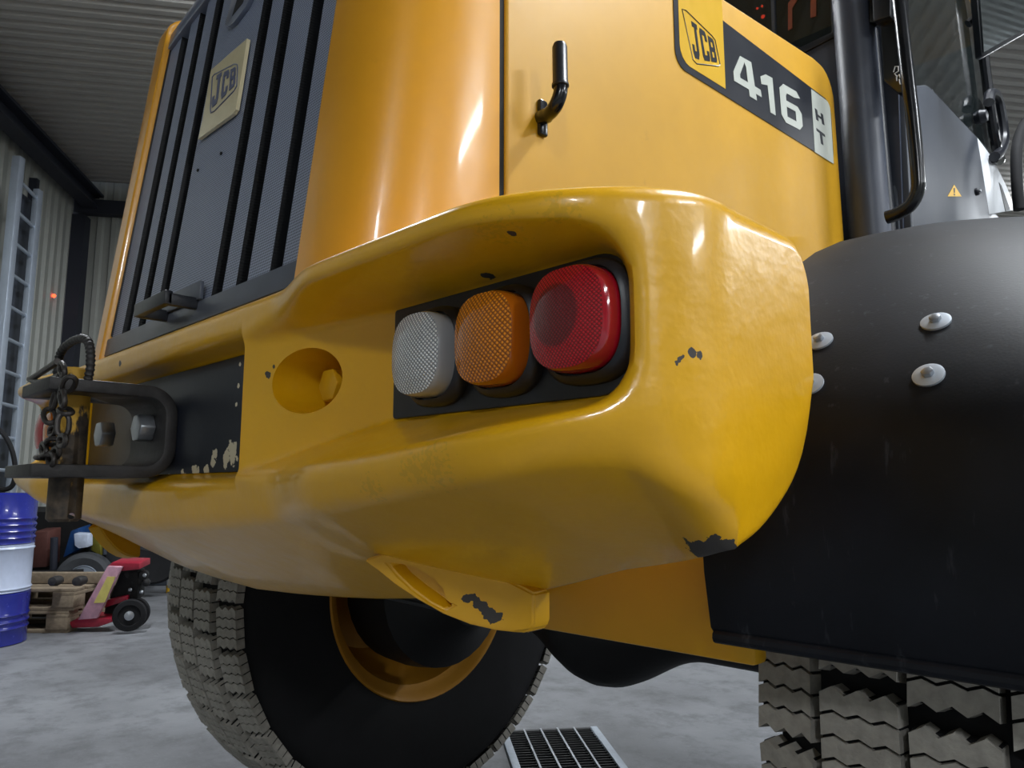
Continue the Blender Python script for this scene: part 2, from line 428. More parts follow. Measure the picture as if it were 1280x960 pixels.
def section(kind, q):
    if kind in 'xb': X = q; ph = 0.0; B = Vector((X, lipY(X), 0)); nn = Vector((0, -1, 0))
    elif kind == 'a': ph = q; B = Vector((XL+RCN*math.sin(ph), YA+RCN-RCN*math.cos(ph), 0)); nn = Vector((math.sin(ph), -math.cos(ph), 0))
    else: ph = math.pi/2; B = Vector((XE, q, 0)); nn = Vector((1, 0, 0))
    X = B.x; Y0 = B.y
    ztop = ZL+.008*ss(.6, 1.5, ph)
    zb_side = interps(q, [(.52, .899), (.56, .912), (.60, .934), (.63, .958), (.65, .988), (.662, 1.025)]) if kind == 's' else .899
    zg = interps(X, [(-1.175, .786), (-1.0, .793), (-.8, .808), (-.56, .840), (-.43, .874), (-.34, .893), (-.28, .899)])
    ze = interps(X, [(-1.175, .955), (-.8, .964), (-.55, .976), (-.4, .992), (-.32, 1.004), (-.28, 1.0)])
    zf = interps(X, [(-1.175, .894), (-.86, .911), (-.65, .931), (-.42, .957), (-.32, .972), (-.28, .958)])
    if kind == 'x': dep, zlb, zc, zd = .43-Y0, 1.131, 1.122, .972
    elif kind == 'b':
        t = max(0, min(1, (X+.835)/(.218)))
        yf = interp(X, [(-.835, .392), (-.617, .455)])
        tt = ss(-.84, -.63, X)
        dep, zlb, zc, zd = yf-Y0, lerp(1.131, 1.150, tt), lerp(1.118, 1.132, tt), lerp(.972, 1.021, t)
    else:
        k = 1-ss(math.radians(40), math.radians(62), ph)
        dep = max(0, .455-Y0)*k
        zlb = 1.150-.004*ss(0, .8, ph); e = ss(math.radians(34), math.radians(58), ph)
        zc = lerp(1.132, 1.100, e); zd = lerp(1.021, 1.052, e)
    sd = ss(math.radians(50), math.radians(80), ph) if kind in 'as' else 0
    if kind == 's':
        top = ztop - (0 if q < .63 else .05*(1-math.sqrt(max(0, 1-((q-.63)/.033)**2))))
        zs = [top, lerp(top, zb_side, .12), lerp(top, zb_side, .25), lerp(top, zb_side, .5), lerp(top, zb_side, .65), lerp(top, zb_side, .82), zb_side]
        ztop, zlb, zc, zd, ze, zf, zg = zs
    elif sd > 0:
        for_ = [ztop, lerp(ztop, .899, .12), lerp(ztop, .899, .25), lerp(ztop, .899, .5), lerp(ztop, .899, .65), lerp(ztop, .899, .82), .899]
        zlb = lerp(zlb, for_[1], sd); zc = lerp(zc, for_[2], sd); zd = lerp(zd, for_[3], sd); ze = lerp(ze, for_[4], sd); zf = lerp(zf, for_[5], sd); zg = lerp(zg, .899, sd)
    fq = .012*(1-sd)
    # (recess along +Y, inward along -n, z)
    pts = [(0, .20, 1.205), (0, .075, 1.198), (0, 0, ztop), (0, 0, zlb), (dep, 0, zc), (dep, 0, zd), (0, 0, ze), (0, fq, zf)]
    out = []
    for dy, qn, z in pts:
        if qn > .05:      # inner points: clamp so the offset curve never folds at the corner
            if kind in 'xb': p = Vector((min(X, XE-qn), Y0+qn, z))
            elif kind == 'a':
                p = B-nn*qn if qn < RCN else Vector((XE-qn, YA+qn, 0))
                p.z = z
            else: p = Vector((XE-qn, max(B.y, YA+qn), z))
        else:
            p = B-nn*qn; p = Vector((p.x, p.y+dy, z))
        out.append(p)
    # underside edge G and the return up to the inside
    if kind in 'xb': g = Vector((X, .60, zg)); g2 = g+Vector((0, .012, .03)); g3 = Vector((min(X, XE-.26), .64, 1.0))
    elif kind == 'a':
        t = ph/(math.pi/2); g = Vector((lerp(XL, XE-.006, t), lerp(.60, .522, ss(.25, 1, t)), lerp(ZG_ARC, .899, t)))
        g2 = g+Vector((-.014*t, .012*(1-t), .03)); g3 = Vector((XE-.26, .64, 1.0))
    else: g = Vector((XE-.006, q, zg)); g2 = Vector((XE-.02, q, zg+.03)); g3 = Vector((XE-.26, .64, 1.0))
    out += [g, g2, g3]
    rad = [0, .03, .012 if kind != 's' else .02, .014, .010, .008, .022, .016, .018, .012, 0]
    return fillet(out, rad)
rows = [section(k, q) for k, q in stations()]
left = [[Vector((mc(p.x), p.y+my(p.x), p.z)) for p in r] for r in rows[1:]][::-1]
cw = MB(); allrows = left+rows; cw.grid(allrows, close_u=True)
n0 = len(rows[0]); N = len(allrows)
cw.f.append(tuple(range(n0))); cw.f.append(tuple((N-1)*n0+k for k in range(n0))[::-1])
CHIPS = []   # located by casting sight lines onto the built surface
cw_me = cw.mesh('counterweight', M['frame_y'], smooth=38)
tmp = bmesh.new(); tmp.from_mesh(cw_me); bvh = BVHTree.FromBMesh(tmp); tmp.free()
def hit(px, py, tree=None):
    r = ray(px, py).normalized(); h = (tree or bvh).ray_cast(CAM, r); return h
for px, py, r in [(850, 449, .0042), (866, 439, .0036), (875, 443, .003), (872, 689, .011), (885, 690, .012), (898, 688, .011), (910, 687, .008), (612, 345, .006), (640, 292, .004), (335, 468, .004), (342, 459, .003), (150, 455, .006), (565, 512, .002), (258, 470, .004)]:
    h = hit(px, py)
    if h[0] is not None: CHIPS.append((h[0].x, h[0].y, h[0].z, r))
STAINS = []
for px, py, r in [(540, 583, .012), (518, 589, .010), (465, 611, .008), (628, 291, .012), (700, 262, .008)]:
    h = hit(px, py)
    if h[0] is not None: STAINS.append((h[0].x, h[0].y, h[0].z, r))
M['cw'] = yellow_paint('counterweight_paint', (228, 170, 13), .30, CHIPS, STAINS, lumps=.30, coat=.35)
cw_me.materials.clear(); cw_me.materials.append(M['cw'])
CW = link('counterweight', cw_me, LD)
# bolt pocket in each boss: boolean cut with an oval funnel
def funnel(sgn):
    P0 = at(380, 478, 'Y', .425); XRt, XLt = -.690, -.790; a1 = (XRt-XLt)/2; h1 = .0365
    cx = (XRt+XLt)/2; cz = P0.z
    m = MB(); rr = []
    for y, s_, ox in ((.30, 1.0, -.0), (.43, 1.0, 0), (.47, .94, .002), (.492, .90, .004)):
        rr.append([Vector((cx+ox+a1*s_*math.cos(2*math.pi*k/40), y, cz+h1*min(1, s_+.05)*math.sin(2*math.pi*k/40))) for k in range(40)])
    if sgn < 0: rr = [[Vector((mc(p.x), p.y+my(p.x), p.z)) for p in r] for r in rr]
    m.grid(rr, close_u=True); m.f.append(tuple(range(40))[::-1]); m.f.append(tuple(120+k for k in range(40)))
    return m, cx, cz
for sgn in (1, -1):
    m, hx, hz = funnel(sgn)
    cut = m.build('cutter', M['cw']); md = CW.modifiers.new('cut', 'BOOLEAN'); md.object = cut; md.operation = 'DIFFERENCE'; md.solver = 'EXACT'
    dg = bpy.context.evaluated_depsgraph_get(); dg.update()
    me2 = bpy.data.meshes.new_from_object(CW.evaluated_get(dg)); me2.name = 'counterweight'
    CW.modifiers.clear(); CW.data = me2; cm = cut.data; bpy.data.objects.remove(cut); bpy.data.meshes.remove(cm)
CW.data.shade_smooth(); CW.data.set_sharp_from_angle(angle=math.radians(38))
def hexbolt(c, axis, r, h, mat, name, parent, washer=0, wmat=None):
    ax = Vector(axis).normalized(); u = ax.orthogonal().normalized(); v = ax.cross(u)
    m = MB(); m.prism([Vector(c)+(u*math.cos(math.pi/3*k+.3)+v*math.sin(math.pi/3*k+.3))*r for k in range(6)], ax*h)
    o = m.build(name, mat, parent, bevel=r*.12)
    return o
for sgn in (1, -1):
    b_ = at(408, 481, 'Y', .447); x_ = b_.x if sgn > 0 else mc(b_.x)
    hexbolt((x_, .494 if sgn > 0 else .50, b_.z), (0, -1, 0), .0205, .046, M['frame_y'], 'pocket_bolt', CW)
# black plate in the middle recess
m = MB(); m.box((XC, .427, 1.046), (.668, .006, .148)); m.build('hitch_plate', M['plate'], CW, bevel=.001)
# lamp panels and lamps
def rrect(cx, cz, w_, h_, r, y, n=8, rl=None):
    pts = []
    for k, (sx, sz) in enumerate(((1, 1), (-1, 1), (-1, -1), (1, -1))):
        rr = r if (sx > 0 or rl is None) else rl
        for i in range(n+1):
            a = math.pi/2*(k+i/n); pts.append(Vector((cx+sx*(w_/2-rr)+rr*math.cos(a), y, cz+sz*(h_/2-rr)+rr*math.sin(a))))
    return pts
def superell(cx, cz, w_, h_, y, e=2.75, n=48):
    pts = []
    for k in range(n):
        a = 2*math.pi*k/n; c, s_ = math.cos(a), math.sin(a)
        pts.append(Vector((cx+w_/2*math.copysign(abs(c)**(2/e), c), y, cz+h_/2*math.copysign(abs(s_)**(2/e), s_))))
    return pts
def mirror(pts): return [Vector((mc(p.x), p.y+my(p.x), p.z)) for p in pts]
def shell(rings, flip, cap=True):
    m = MB(); rings = [mirror(r) if flip else r for r in rings]; m.grid(rings, close_u=True)
    n = len(rings[0])
    if cap: m.f.append(tuple((len(rings)-1)*n+k for k in range(n))); m.f.append(tuple(range(n))[::-1])
    return m
LAMPSPEC = [('white', 524, 442, 'lensclear', 'clear white reversing lamp', .071, .078), ('amber', 609, 422, 'lensamber', 'amber indicator lamp', .073, .079), ('red', 712, 397, 'lensred', 'red tail lamp', .075, .080)]
for flip in (False, True):
    pc = rrect(-.4695, 1.0765, .300, .112, .036, .456, rl=.004)
    pb = [Vector((p.x, .449, p.z)) for p in pc]
    pan = shell([pc, pb], flip).build('lamp_panel', M['black'], LD, bevel=.0012)
    for nm, px, py, mt, lab, W, H in LAMPSPEC:
        c = at(px-3, py, 'Y', .420); cx, cz = c.x, c.z
        def R_(s_, y, dx=0, dz=0): return superell(cx+dx, cz+dz, W*s_, H*s_, y)
        bez = shell([R_(1.22, .449), R_(1.22, .441), R_(1.14, .436), R_(1.06, .434), R_(1.04, .44)], flip).build('tail_lamp', M['black'], LD)
        bez['label'] = lab
        shell([R_(1.02, .440), R_(1.02, .431), R_(1.01, .424), R_(.99, .4195), R_(.96, .417)], flip).build('lens_rim', M[mt+'rim'], bez)
        rings = [R_(s_, .4168-.007*(1-(s_/.96)**2)) for s_ in (.96, .8, .6, .4, .2, .03)]
        lm = lens('red_lens_reflector', (176, 10, 28), .0034, fac=.35, inner=(cx-.006, .41, cz+.002)) if (mt == 'lensred' and not flip) else M[mt]
        shell(rings, flip).build('lens', lm, bez)
# tow lug under each wing: a skid with an almond pocket
def lug(flip):
    def YY(px): return lerp(.462, .575, max(0, min(1, (px-455)/200)))
    outer = [(452, 700), (470, 713), (492, 731), (520, 750), (552, 768), (585, 781), (615, 788), (640, 791), (656, 792), (664, 788), (667, 778), (667, 742), (640, 728), (600, 708), (560, 694), (500, 684)]
    po = [at(x, y, 'Y', YY(x)) for x, y in outer]
    pocket = [(486, 706), (500, 706), (520, 712), (540, 724), (552, 738), (556, 752), (566, 757), (556, 762), (538, 753), (515, 736), (498, 720)]
    pp = [at(x, y, 'Y', YY(x)) for x, y in pocket]
    if flip: po = mirror(po); pp = mirror(pp)
    bm = bmesh.new()
    vo = [bm.verts.new(p) for p in po]; vi = [bm.verts.new(p) for p in pp]; eds = []
    for L in (vo, vi):
        for i in range(len(L)): eds.append(bm.edges.new((L[i], L[(i+1) % len(L)])))
    bmesh.ops.triangle_fill(bm, use_beauty=True, edges=eds)
    vb = [bm.verts.new(v.co+Vector((.004, .022, .002))) for v in vo]; vp = [bm.verts.new(v.co+Vector((.0, .02, .004))) for v in vi]
    for L, K in ((vo, vb), (vi, vp)):
        for i in range(len(L)):
            j = (i+1) % len(L); bm.faces.new((L[i], L[j], K[j], K[i]))
    bm.faces.new(vp); bm.faces.new(vb)
    bmesh.ops.recalc_face_normals(bm, faces=bm.faces)
    es = [e for e in bm.edges if len(e.link_faces) == 2 and e.calc_face_angle(0) > .5]
    bmesh.ops.bevel(bm, geom=es, offset=.006, segments=3, affect='EDGES', clamp_overlap=True)
    me = bpy.data.meshes.new('tow_lug'); bm.to_mesh(me); bm.free(); me.shade_smooth(); me.set_sharp_from_angle(angle=math.radians(40))
    if not flip:
        ch = []
        for x, y, r in ((588, 748, .006), (596, 754, .007), (605, 760, .007), (614, 766, .007), (623, 770, .006)):
            p = at(x, y, 'Y', YY(x)); ch.append((p.x, p.y, p.z, r))
        me.materials.append(yellow_paint('lug_paint', (226, 168, 14), .36, ch, lumps=.15, coat=.3))
    else: me.materials.append(M['frame_y'])
    link('tow_lug', me, CW)
lug(False); lug(True)
# ---------------- chassis under and in front of the counterweight
m = MB(); a_ = at(672, 783, 'Y', .80); b2 = at(945, 838, 'Y', .80)
m.box(((a_.x-.08+b2.x)/2, .815, .95), (b2.x-a_.x+.08, .03, .95*2-2*(a_.z+b2.z)/2)); m.build('chassis_plate', M['frame_y'], LD, bevel=.006)
m = MB(); m.box((mx((a_.x-.08+b2.x)/2), .815, .95), (b2.x-a_.x+.08, .03, .95*2-2*(a_.z+b2.z)/2)); m.build('chassis_plate', M['frame_y'], LD, bevel=.006)
m = MB(); m.box((XC, 1.28, 1.0), (.86, 1.2, .42)); m.build('light_block_box', M['dark'], LD, bevel=.02)  # dark box added under the bonnet to block light
m = MB(); m.lathe([(.085, -.66)]+[(.085+.095*(.5+.5*math.cos(math.pi*k/12)), .27*k/12) for k in range(-12, 13)]+[(.085, .66)], (XC, 1.52, .66), (1, 0, 0), 28); m.build('rear_axle', M['axle'], LD)
m = MB(); m.tube([(-1.12, .70, .795), (-.72, .73, .775)], .006, 8); m.build('brake_pipe', M['axle'], LD)
for s_ in (-1, 1):
    MB().lathe([(.10, .50), (.16, .58), (.235, .62), (.245, .70), (.24, .80), (.10, .82)], (XC, 1.52, .66), (s_, 0, 0), 32).build('hub_housing', M['axle'], LD)
# ---------------- wheels
def tread_slab(w_, l_, h_, taper):
    """one lug block: four zigzag-edged slabs with sipes between; local x across, y along tread, z out"""
    m = MB(); n = 4; nz = 6; gap = .0036
    def edge(j):   # zigzag line j of 0..n
        y0 = -l_/2+l_*j/n; amp = .004 if j in (0, n) else .0026
        return [(-w_/2+w_*k/nz, y0+amp*(1 if k % 2 else -1)) for k in range(nz+1)]
    for j in range(n):
        lo = [(x, y+(gap/2 if j else 0)) for x, y in edge(j)]; hi = [(x, y-(gap/2 if j < n-1 else 0)) for x, y in edge(j+1)]
        poly = lo+hi[::-1]
        m.prism([Vector((x, y, 0)) for x, y in poly], (0, 0, h_))
    m.box((0, 0, h_*.36), (w_*.97, l_*.97, h_*.72))
    return m
NROW = 34
CROWN = [(-.180, .074, .612, -14), (-.091, .084, .634, -4), (0, .082, .637, 0), (.091, .084, .634, 4), (.180, .074, .612, 14)]
def wheel(cx, nm):
    tyre = [(.335, -.185), (.345, -.205), (.39, -.222), (.46, -.232), (.53, -.228), (.575, -.218), (.602, -.206), (.62, -.18), (.633, -.12), (.637, 0)]
    prof = [(r, h) for r, h in tyre]+[(r, -h) for r, h in tyre[:-1]][::-1]
    prof = prof+[(.325, .17), (.325, -.17)]
    m = MB(); m.lathe(prof, (cx, 1.52, .66), (1, 0, 0), 96, closed=True); ty = m.build('tyre', M['rubber'], LD, smooth=40)
    ty['label'] = nm
    inner = 1 if cx < XC else -1
    rp = [(.350, .205), (.345, .212), (.335, .205), (.325, .185), (.305, .17), (.296, .10), (.292, .03), (.27, .0), (.255, -.05), (.235, -.10), (.10, -.11), (.02, -.11)]
    rp = rp+[(.02, -.125), (.24, -.12), (.29, -.06), (.31, .10), (.335, .18)]
    m = MB(); m.lathe([(r, h*inner) for r, h in rp], (cx, 1.52, .66), (1, 0, 0), 64, closed=True); m.build('rim', M['rim'], ty, smooth=40)
    C_ = Matrix.Translation((cx, 1.52, .66))
    for ci, (x, w_, r, tilt) in enumerate(CROWN):
        me = TREAD[ci]
        for k in range(NROW):
            a = 2*math.pi*(k+(.0, .32, .5, .68, 1.0)[ci])/NROW
            mw = C_ @ Matrix.Rotation(a, 4, 'X') @ Matrix.Translation((x, 0, r)) @ Matrix.Rotation(math.radians(tilt), 4, 'Y')
            o = link('tread_block', me, ty, mw)
TREAD = []
for x, w_, r, tl in CROWN:
    me = tread_slab(w_, .098, .026, 0).mesh('tread_block', M['tread'], smooth=0); me.materials.append(M['rubber']); TREAD.append(me)
    for pf in list(me.polygons)[-6:]: pf.material_index = 1
wheel(-2.10, 'left rear tyre seen beneath the counterweight'); wheel(-.245, 'right rear tyre below the black fender')
# ---------------- right fender (and its mirror)
FP = [(.775, .786), (.762, .80), (.752, .86), (.748, .93), (.752, .99), (.765, 1.03), (.80, 1.08), (.85, 1.135), (.92, 1.193), (1.0, 1.252), (1.10, 1.305), (1.20, 1.346), (1.33, 1.387), (1.47, 1.412), (1.62, 1.415), (1.80, 1.39), (2.0, 1.31), (2.15, 1.2)]
def fender(flip):
    def prof_at(X):
        d = .030*max(0, (X+.40)/.2)**1.6 if X > -.40 else 0
        out = []
        for i, (y, z) in enumerate(FP):
            k = ss(4, 10, i); out.append(Vector((X, y, z-d*k)))
        return out
    xs = [-.452, -.449, -.44, -.42]+[-.40+.03*i for i in range(18)]+[.125, .13, .131]
    rows = []
    for X in xs:
        r = prof_at(X); rows.append(r)
    th = .014
    inn = [[p+Vector((0, th*(1 if i < 6 else .5), -th*(0 if i < 6 else .8))) for i, p in enumerate(r)] for r in rows]
    full = [r+i_[::-1] for r, i_ in zip(rows, inn)]
    if flip: full = [[Vector((mx(p.x), p.y, p.z)) for p in r] for r in full]
    m = MB(); m.grid(full, close_u=True); n = len(full[0]); m.f.append(tuple(range(n))); m.f.append(tuple((len(full)-1)*n+k for k in range(n))[::-1])
    me = m.mesh('fender', M['fender'], smooth=50)
    return link('fender', me, LD), me
FE, fme = fender(False); fender(True)
MB().tube([(-.45, .768, .790), (-.2, .768, .790), (.13, .768, .790)], .0075, 10).build('fender_bead', M['fender'], FE)
tmp = bmesh.new(); tmp.from_mesh(fme); fb = BVHTree.FromBMesh(tmp); tmp.free()
for px, py in ((1170, 403), (1161, 470), (1025, 427), (1013, 481)):
    h = hit(px, py, fb)
    if h[0] is None: continue
    n = h[1] if h[1].dot(ray(px, py)) < 0 else -h[1]
    wsh = MB().lathe([(.0145, 0), (.0145, .0022), (.012, .003), (.001, .003)], h[0], n, 28).build('fender_washer', M['lightsteel'], FE)
    hexbolt(h[0]+n*.003, n, .0058, .005, M['steel'], 'fender_bolt', FE)
# ---------------- hitch bracket bolted to the black plate
XR_ = -1.105; XLf = mx(XR_)
zt_ = at(150, 478, 'X', XR_).z; zb_ = at(120, 597, 'X', XR_).z
yo, ye, th, rad = .424, at(38, 590, 'X', XR_).y, .017, .042
outl = [(ye, zb_)]
for k in range(9): a = math.pi/2*k/8; outl.append((yo-rad+rad*math.sin(a), zb_+rad-rad*math.cos(a)))
for k in range(9): a = math.pi/2*k/8; outl.append((yo-rad+rad*math.cos(a), zt_-rad+rad*math.sin(a)))
outl.append((ye+.012, zt_)); ri = rad-th
inl = [(ye+.012, zt_-th)]
for k in range(9): a = math.pi/2*(1-k/8); inl.append((yo-rad+ri*math.cos(a), zt_-rad+ri*math.sin(a)))
for k in range(9): a = math.pi/2*(1-k/8); inl.append((yo-rad+ri*math.sin(a), zb_+rad-ri*math.cos(a)))
inl.append((ye, zb_+th))
mB = MB(); n = len(outl); ring = outl; quad = []
inr = inl[::-1]
vs = [Vector((x, y, z)) for x in (XR_, XLf) for y, z in outl]+[Vector((x, y, z)) for x in (XR_, XLf) for y, z in inr]
fs = []
for i in range(n-1):
    fs += [(i, i+1, n+i+1, n+i), (2*n+i, 2*n+i+1, 3*n+i+1, 3*n+i), (i, i+1, 2*n+i+1, 2*n+i), (n+i, n+i+1, 3*n+i+1, 3*n+i)]
fs += [(0, n, 3*n, 2*n), (n-1, 2*n-1, 4*n-1, 3*n-1)]
mB.add(vs, fs); HB = mB.build('hitch_bracket', M['darkiron'], LD, bevel=.0022, smooth=40)
for px, py in ((130, 543), (178, 535)):
    p = at(px, py, 'Y', yo-th-.012); hexbolt((p.x, yo-th, p.z), (0, -1, 0), .022, .022, M['steel'], 'bracket_bolt', HB)
# ---------------- drawbar pin with chain (can be lifted out: its own thing)
pp = at(84, 590, 'X', XC); YP = pp.y; PR = .0215
zp0 = at(80, 652, 'Y', YP).z; zp1 = at(92, 462, 'Y', YP).z
PIN = thing('hitch_pin', 'rusty steel hitch pin with flaking yellow paint standing in the black bracket', 'hitch pin', (XC, YP, zp0))
m = MB(); m.lathe([(PR-.004, zp0), (PR, zp0+.004), (PR, zp1-.003), (PR-.003, zp1)], (XC, YP, 0), (0, 0, 1), 36)
po_ = m.build('shank', M['pin'], PIN)
def cutaway(o, cutter):
    md = o.modifiers.new('c', 'BOOLEAN'); md.object = cutter; md.operation = 'DIFFERENCE'; md.solver = 'EXACT'
    dg = bpy.context.evaluated_depsgraph_get(); dg.update(); me2 = bpy.data.meshes.new_from_object(o.evaluated_get(dg)); o.modifiers.clear(); o.data = me2
    cm = cutter.data; bpy.data.objects.remove(cutter); bpy.data.meshes.remove(cm)
cutaway(HB, MB().lathe([(PR+.0015, zp0-.05), (PR+.0015, zp1+.05)], (XC, YP, 0), (0, 0, 1), 36).build('cutter', M['pin']))
c_ = MB(); hp = at(89, 645, 'Y', YP); dr = ray(89, 645).normalized(); c_.tube([hp-dr*.1, hp+dr*.1], .0042, 16)
cut = c_.build('cutter', M['pin']); md = po_.modifiers.new('c', 'BOOLEAN'); md.object = cut; md.operation = 'DIFFERENCE'; md.solver = 'EXACT'
dg = bpy.context.evaluated_depsgraph_get(); dg.update(); me2 = bpy.data.meshes.new_from_object(po_.evaluated_get(dg)); po_.modifiers.clear(); po_.data = me2
cm = cut.data; bpy.data.objects.remove(cut); bpy.data.meshes.remove(cm)
def catmull(P, n=8, closed=False):
    P = [Vector(p) for p in P]; out = []; N = len(P)
    rng = range(N if closed else N-1)
    for i in rng:
        p0 = P[(i-1) % N] if closed or i > 0 else P[0]; p1 = P[i]; p2 = P[(i+1) % N]; p3 = P[(i+2) % N] if closed or i < N-2 else P[-1]
        for k in range(n):
            t = k/n; out.append(.5*((2*p1)+(p2-p0)*t+(2*p0-5*p1+4*p2-p3)*t*t+(3*p1-p0-3*p2+p3)*t**3))
    if not closed: out.append(P[-1])
    return out
loop = catmull([at(x, y, 'Y', YP) for x, y in ((71, 470), (73, 450), (79, 436), (90, 427), (102, 423), (110, 427), (113, 440), (113, 458), (110, 475))], 10)
MB().tube(loop, [.0052+(.0011 if i % 3 == 0 else 0) for i in range(len(loop))], 10).build('handle_loop', M['darkiron'], PIN)
YQ = YP-.028
ringp = [at(x, y, 'Y', YQ) for x, y in ((72, 452), (42, 472), (38, 474), (50, 478), (75, 470))]
MB().tube(catmull(ringp, 6), .0046, 10).build('toggle_ring', M['chain'], PIN)
pos = [(78, 462), (86, 480), (78, 497), (82, 514), (68, 500), (62, 520), (66, 538), (79, 531), (78, 551), (66, 552), (55, 562), (60, 570), (70, 566), (53, 572), (64, 574)]
for i, (x, y) in enumerate(pos):
    c = at(x, y, 'Y', YQ-.004*(i % 3)); L, W = .0145, .0068
    nx = pos[i+1] if i < len(pos)-1 else (x+8, y+4)
    d2 = at(nx[0], nx[1], 'Y', YQ)-at(x, y, 'Y', YQ); d2 = d2.normalized() if d2.length > 1e-5 else Vector((0, 0, -1))
    sd = d2.cross(Vector((0, 1, 0))).normalized() if i % 2 == 0 else Vector((.5, .86, 0)).cross(d2).cross(d2).normalized()
    pth = []
    for k in range(16):
        a = 2*math.pi*k/16; pth.append(c+d2*(L*math.copysign(abs(math.cos(a))**.7, math.cos(a)))+sd*(W*math.sin(a)))
    MB().tube(pth, .0034, 8, closed=True).build('chain_link', M['chain'], PIN)
# ---------------- bonnet: tailgate with corner panels
LEAN = .115
def Yg(z): return .455+LEAN*(z-1.21)
GR, GL = -.815, mx(-.815)
SX, SY = -.66, .637
def tail_row(z, flip):
    ins = .055*(1-math.sqrt(max(0, 1-((z-1.885)/.056)**2))) if z > 1.885 else 0
    out = []; y0 = Yg(z)
    y0 += 0 if z < 1.905 else .05*((z-1.905)/.035)**2
    def P(x, y):
        x -= ins
        return Vector((mx(x) if flip else x, y, z))
    out.append(P(GR-.01, y0+.03)); out.append(P(GR-.004, y0+.002)); out.append(P(GR, y0-.012))
    for k in range(25):
        t = math.pi/2*k/24; out.append(P(GR+.004+(SX-GR-.004)*math.sin(t)**.82, y0-.016+(max(SY, y0+.02)-y0+.016)*(1-math.cos(t))**1.15))
    out.append(P(SX-.012, max(SY, y0+.02)+.001)); out.append(P(SX-.03, max(SY, y0+.02)-.02))
    return out
zs = [1.14+.03*i for i in range(24)]+[1.86+.0075*i for i in range(0, 10)]+[1.934, 1.938, 1.9405]
for fl_ in (False, True):
    m = MB(); m.grid([tail_row(z, fl_) for z in zs], close_u=True)
    n = len(tail_row(1.2, False)); m.f.append(tuple(range(n))); m.f.append(tuple((len(zs)-1)*n+k for k in range(n))[::-1])
    m.build('bonnet_corner', M['hood'], LD, smooth=45)
# dark core behind grille and panel gaps
m = MB(); m.box((XC, 1.13, 1.50), (.90, 1.12, .62)); m.build('bonnet_core', M['dark'], LD)
# side doors
def topz(y): return interp(y, [(.65, 1.86), (1.1, 1.888), (1.244, 1.897), (1.674, 1.956), (1.70, 1.956)])
poly = [(.650, 1.10)]
for y in (.650, .9, 1.1, 1.244, 1.45, 1.66): poly.append((y, topz(y)))
for k in range(7): a = math.pi/2*k/6; poly.append((1.70+.072*math.sin(a), 1.958-.075+.072*math.cos(a)))
poly += [(1.778, 1.55), (1.784, 1.10)]
DOORS = []
for fl_ in (False, True):
    x0 = SX if not fl_ else mx(SX); m = MB(); m.prism([Vector((x0, y, z)) for y, z in poly], Vector((-.05 if not fl_ else .05, 0, 0)))
    DOORS.append(m.build('bonnet_side_door', M['side'], LD, bevel=.005, smooth=50, seg=3))
m = MB()
rws = []
for y in (.60, .8, 1.0, 1.244, 1.45, 1.66, 1.74, 1.765):
    zz = topz(min(y, 1.7))-.012 - (.05 if y > 1.75 else 0)
    rws.append([Vector((lerp(mx(SX)+.02, SX-.02, k/12), y, zz+.035*(1-(2*k/12-1)**2))) for k in range(13)]+[Vector((SX-.02, y, zz-.05)), Vector((mx(SX)+.02, y, zz-.05))])
m.grid(rws, close_u=True); n = len(rws[0]); m.f.append(tuple(range(n))); m.f.append(tuple((len(rws)-1)*n+k for k in range(n))[::-1])
m.build('bonnet_top', M['hood'], LD)
# dark strip set in the door gap to stand for its shade
for x_ in (SX-.0195, mx(SX)+.0195):
    MB().box((x_-(.0005 if x_ > XC else -.0005), .6445, 1.5), (.03, .012, .74)).build('door_gap_shade', M['dark'], LD)
# ---------------- door handle
HX = SX+.052
D0 = DOORS[0]
bp = [at(x, y, 'X', SX) for x, y in ((676, 132), (676, 166))]
MB().box(((SX+.003), (bp[0].y+bp[1].y)/2, (bp[0].z+bp[1].z)/2), (.008, .016, bp[0].z-bp[1].z+.012)).build('handle_base', M['blackgloss'], D0, bevel=.003)
arm = catmull([at(677, 147, 'X', SX+.004), at(685, 143, 'X', SX+.024), at(694, 133, 'X', SX+.044), at(700, 118, 'X', HX), at(701, 105, 'X', HX)], 6)
MB().tube(arm, [.0105]*6+[.0095]*(len(arm)-6), 12).build('handle_arm', M['blackgloss'], D0)
g0 = at(700.5, 109, 'X', HX); g1 = at(699.5, 54, 'X', HX)
MB().lathe([(.010, 0), (.0115, .001), (.0115, .004), (.0102, .006), (.0100, g1.z-g0.z-.006), (.008, g1.z-g0.z-.001), (.003, g1.z-g0.z)], g0, (g1-g0), 20).build('handle_grip', M['black'], D0)
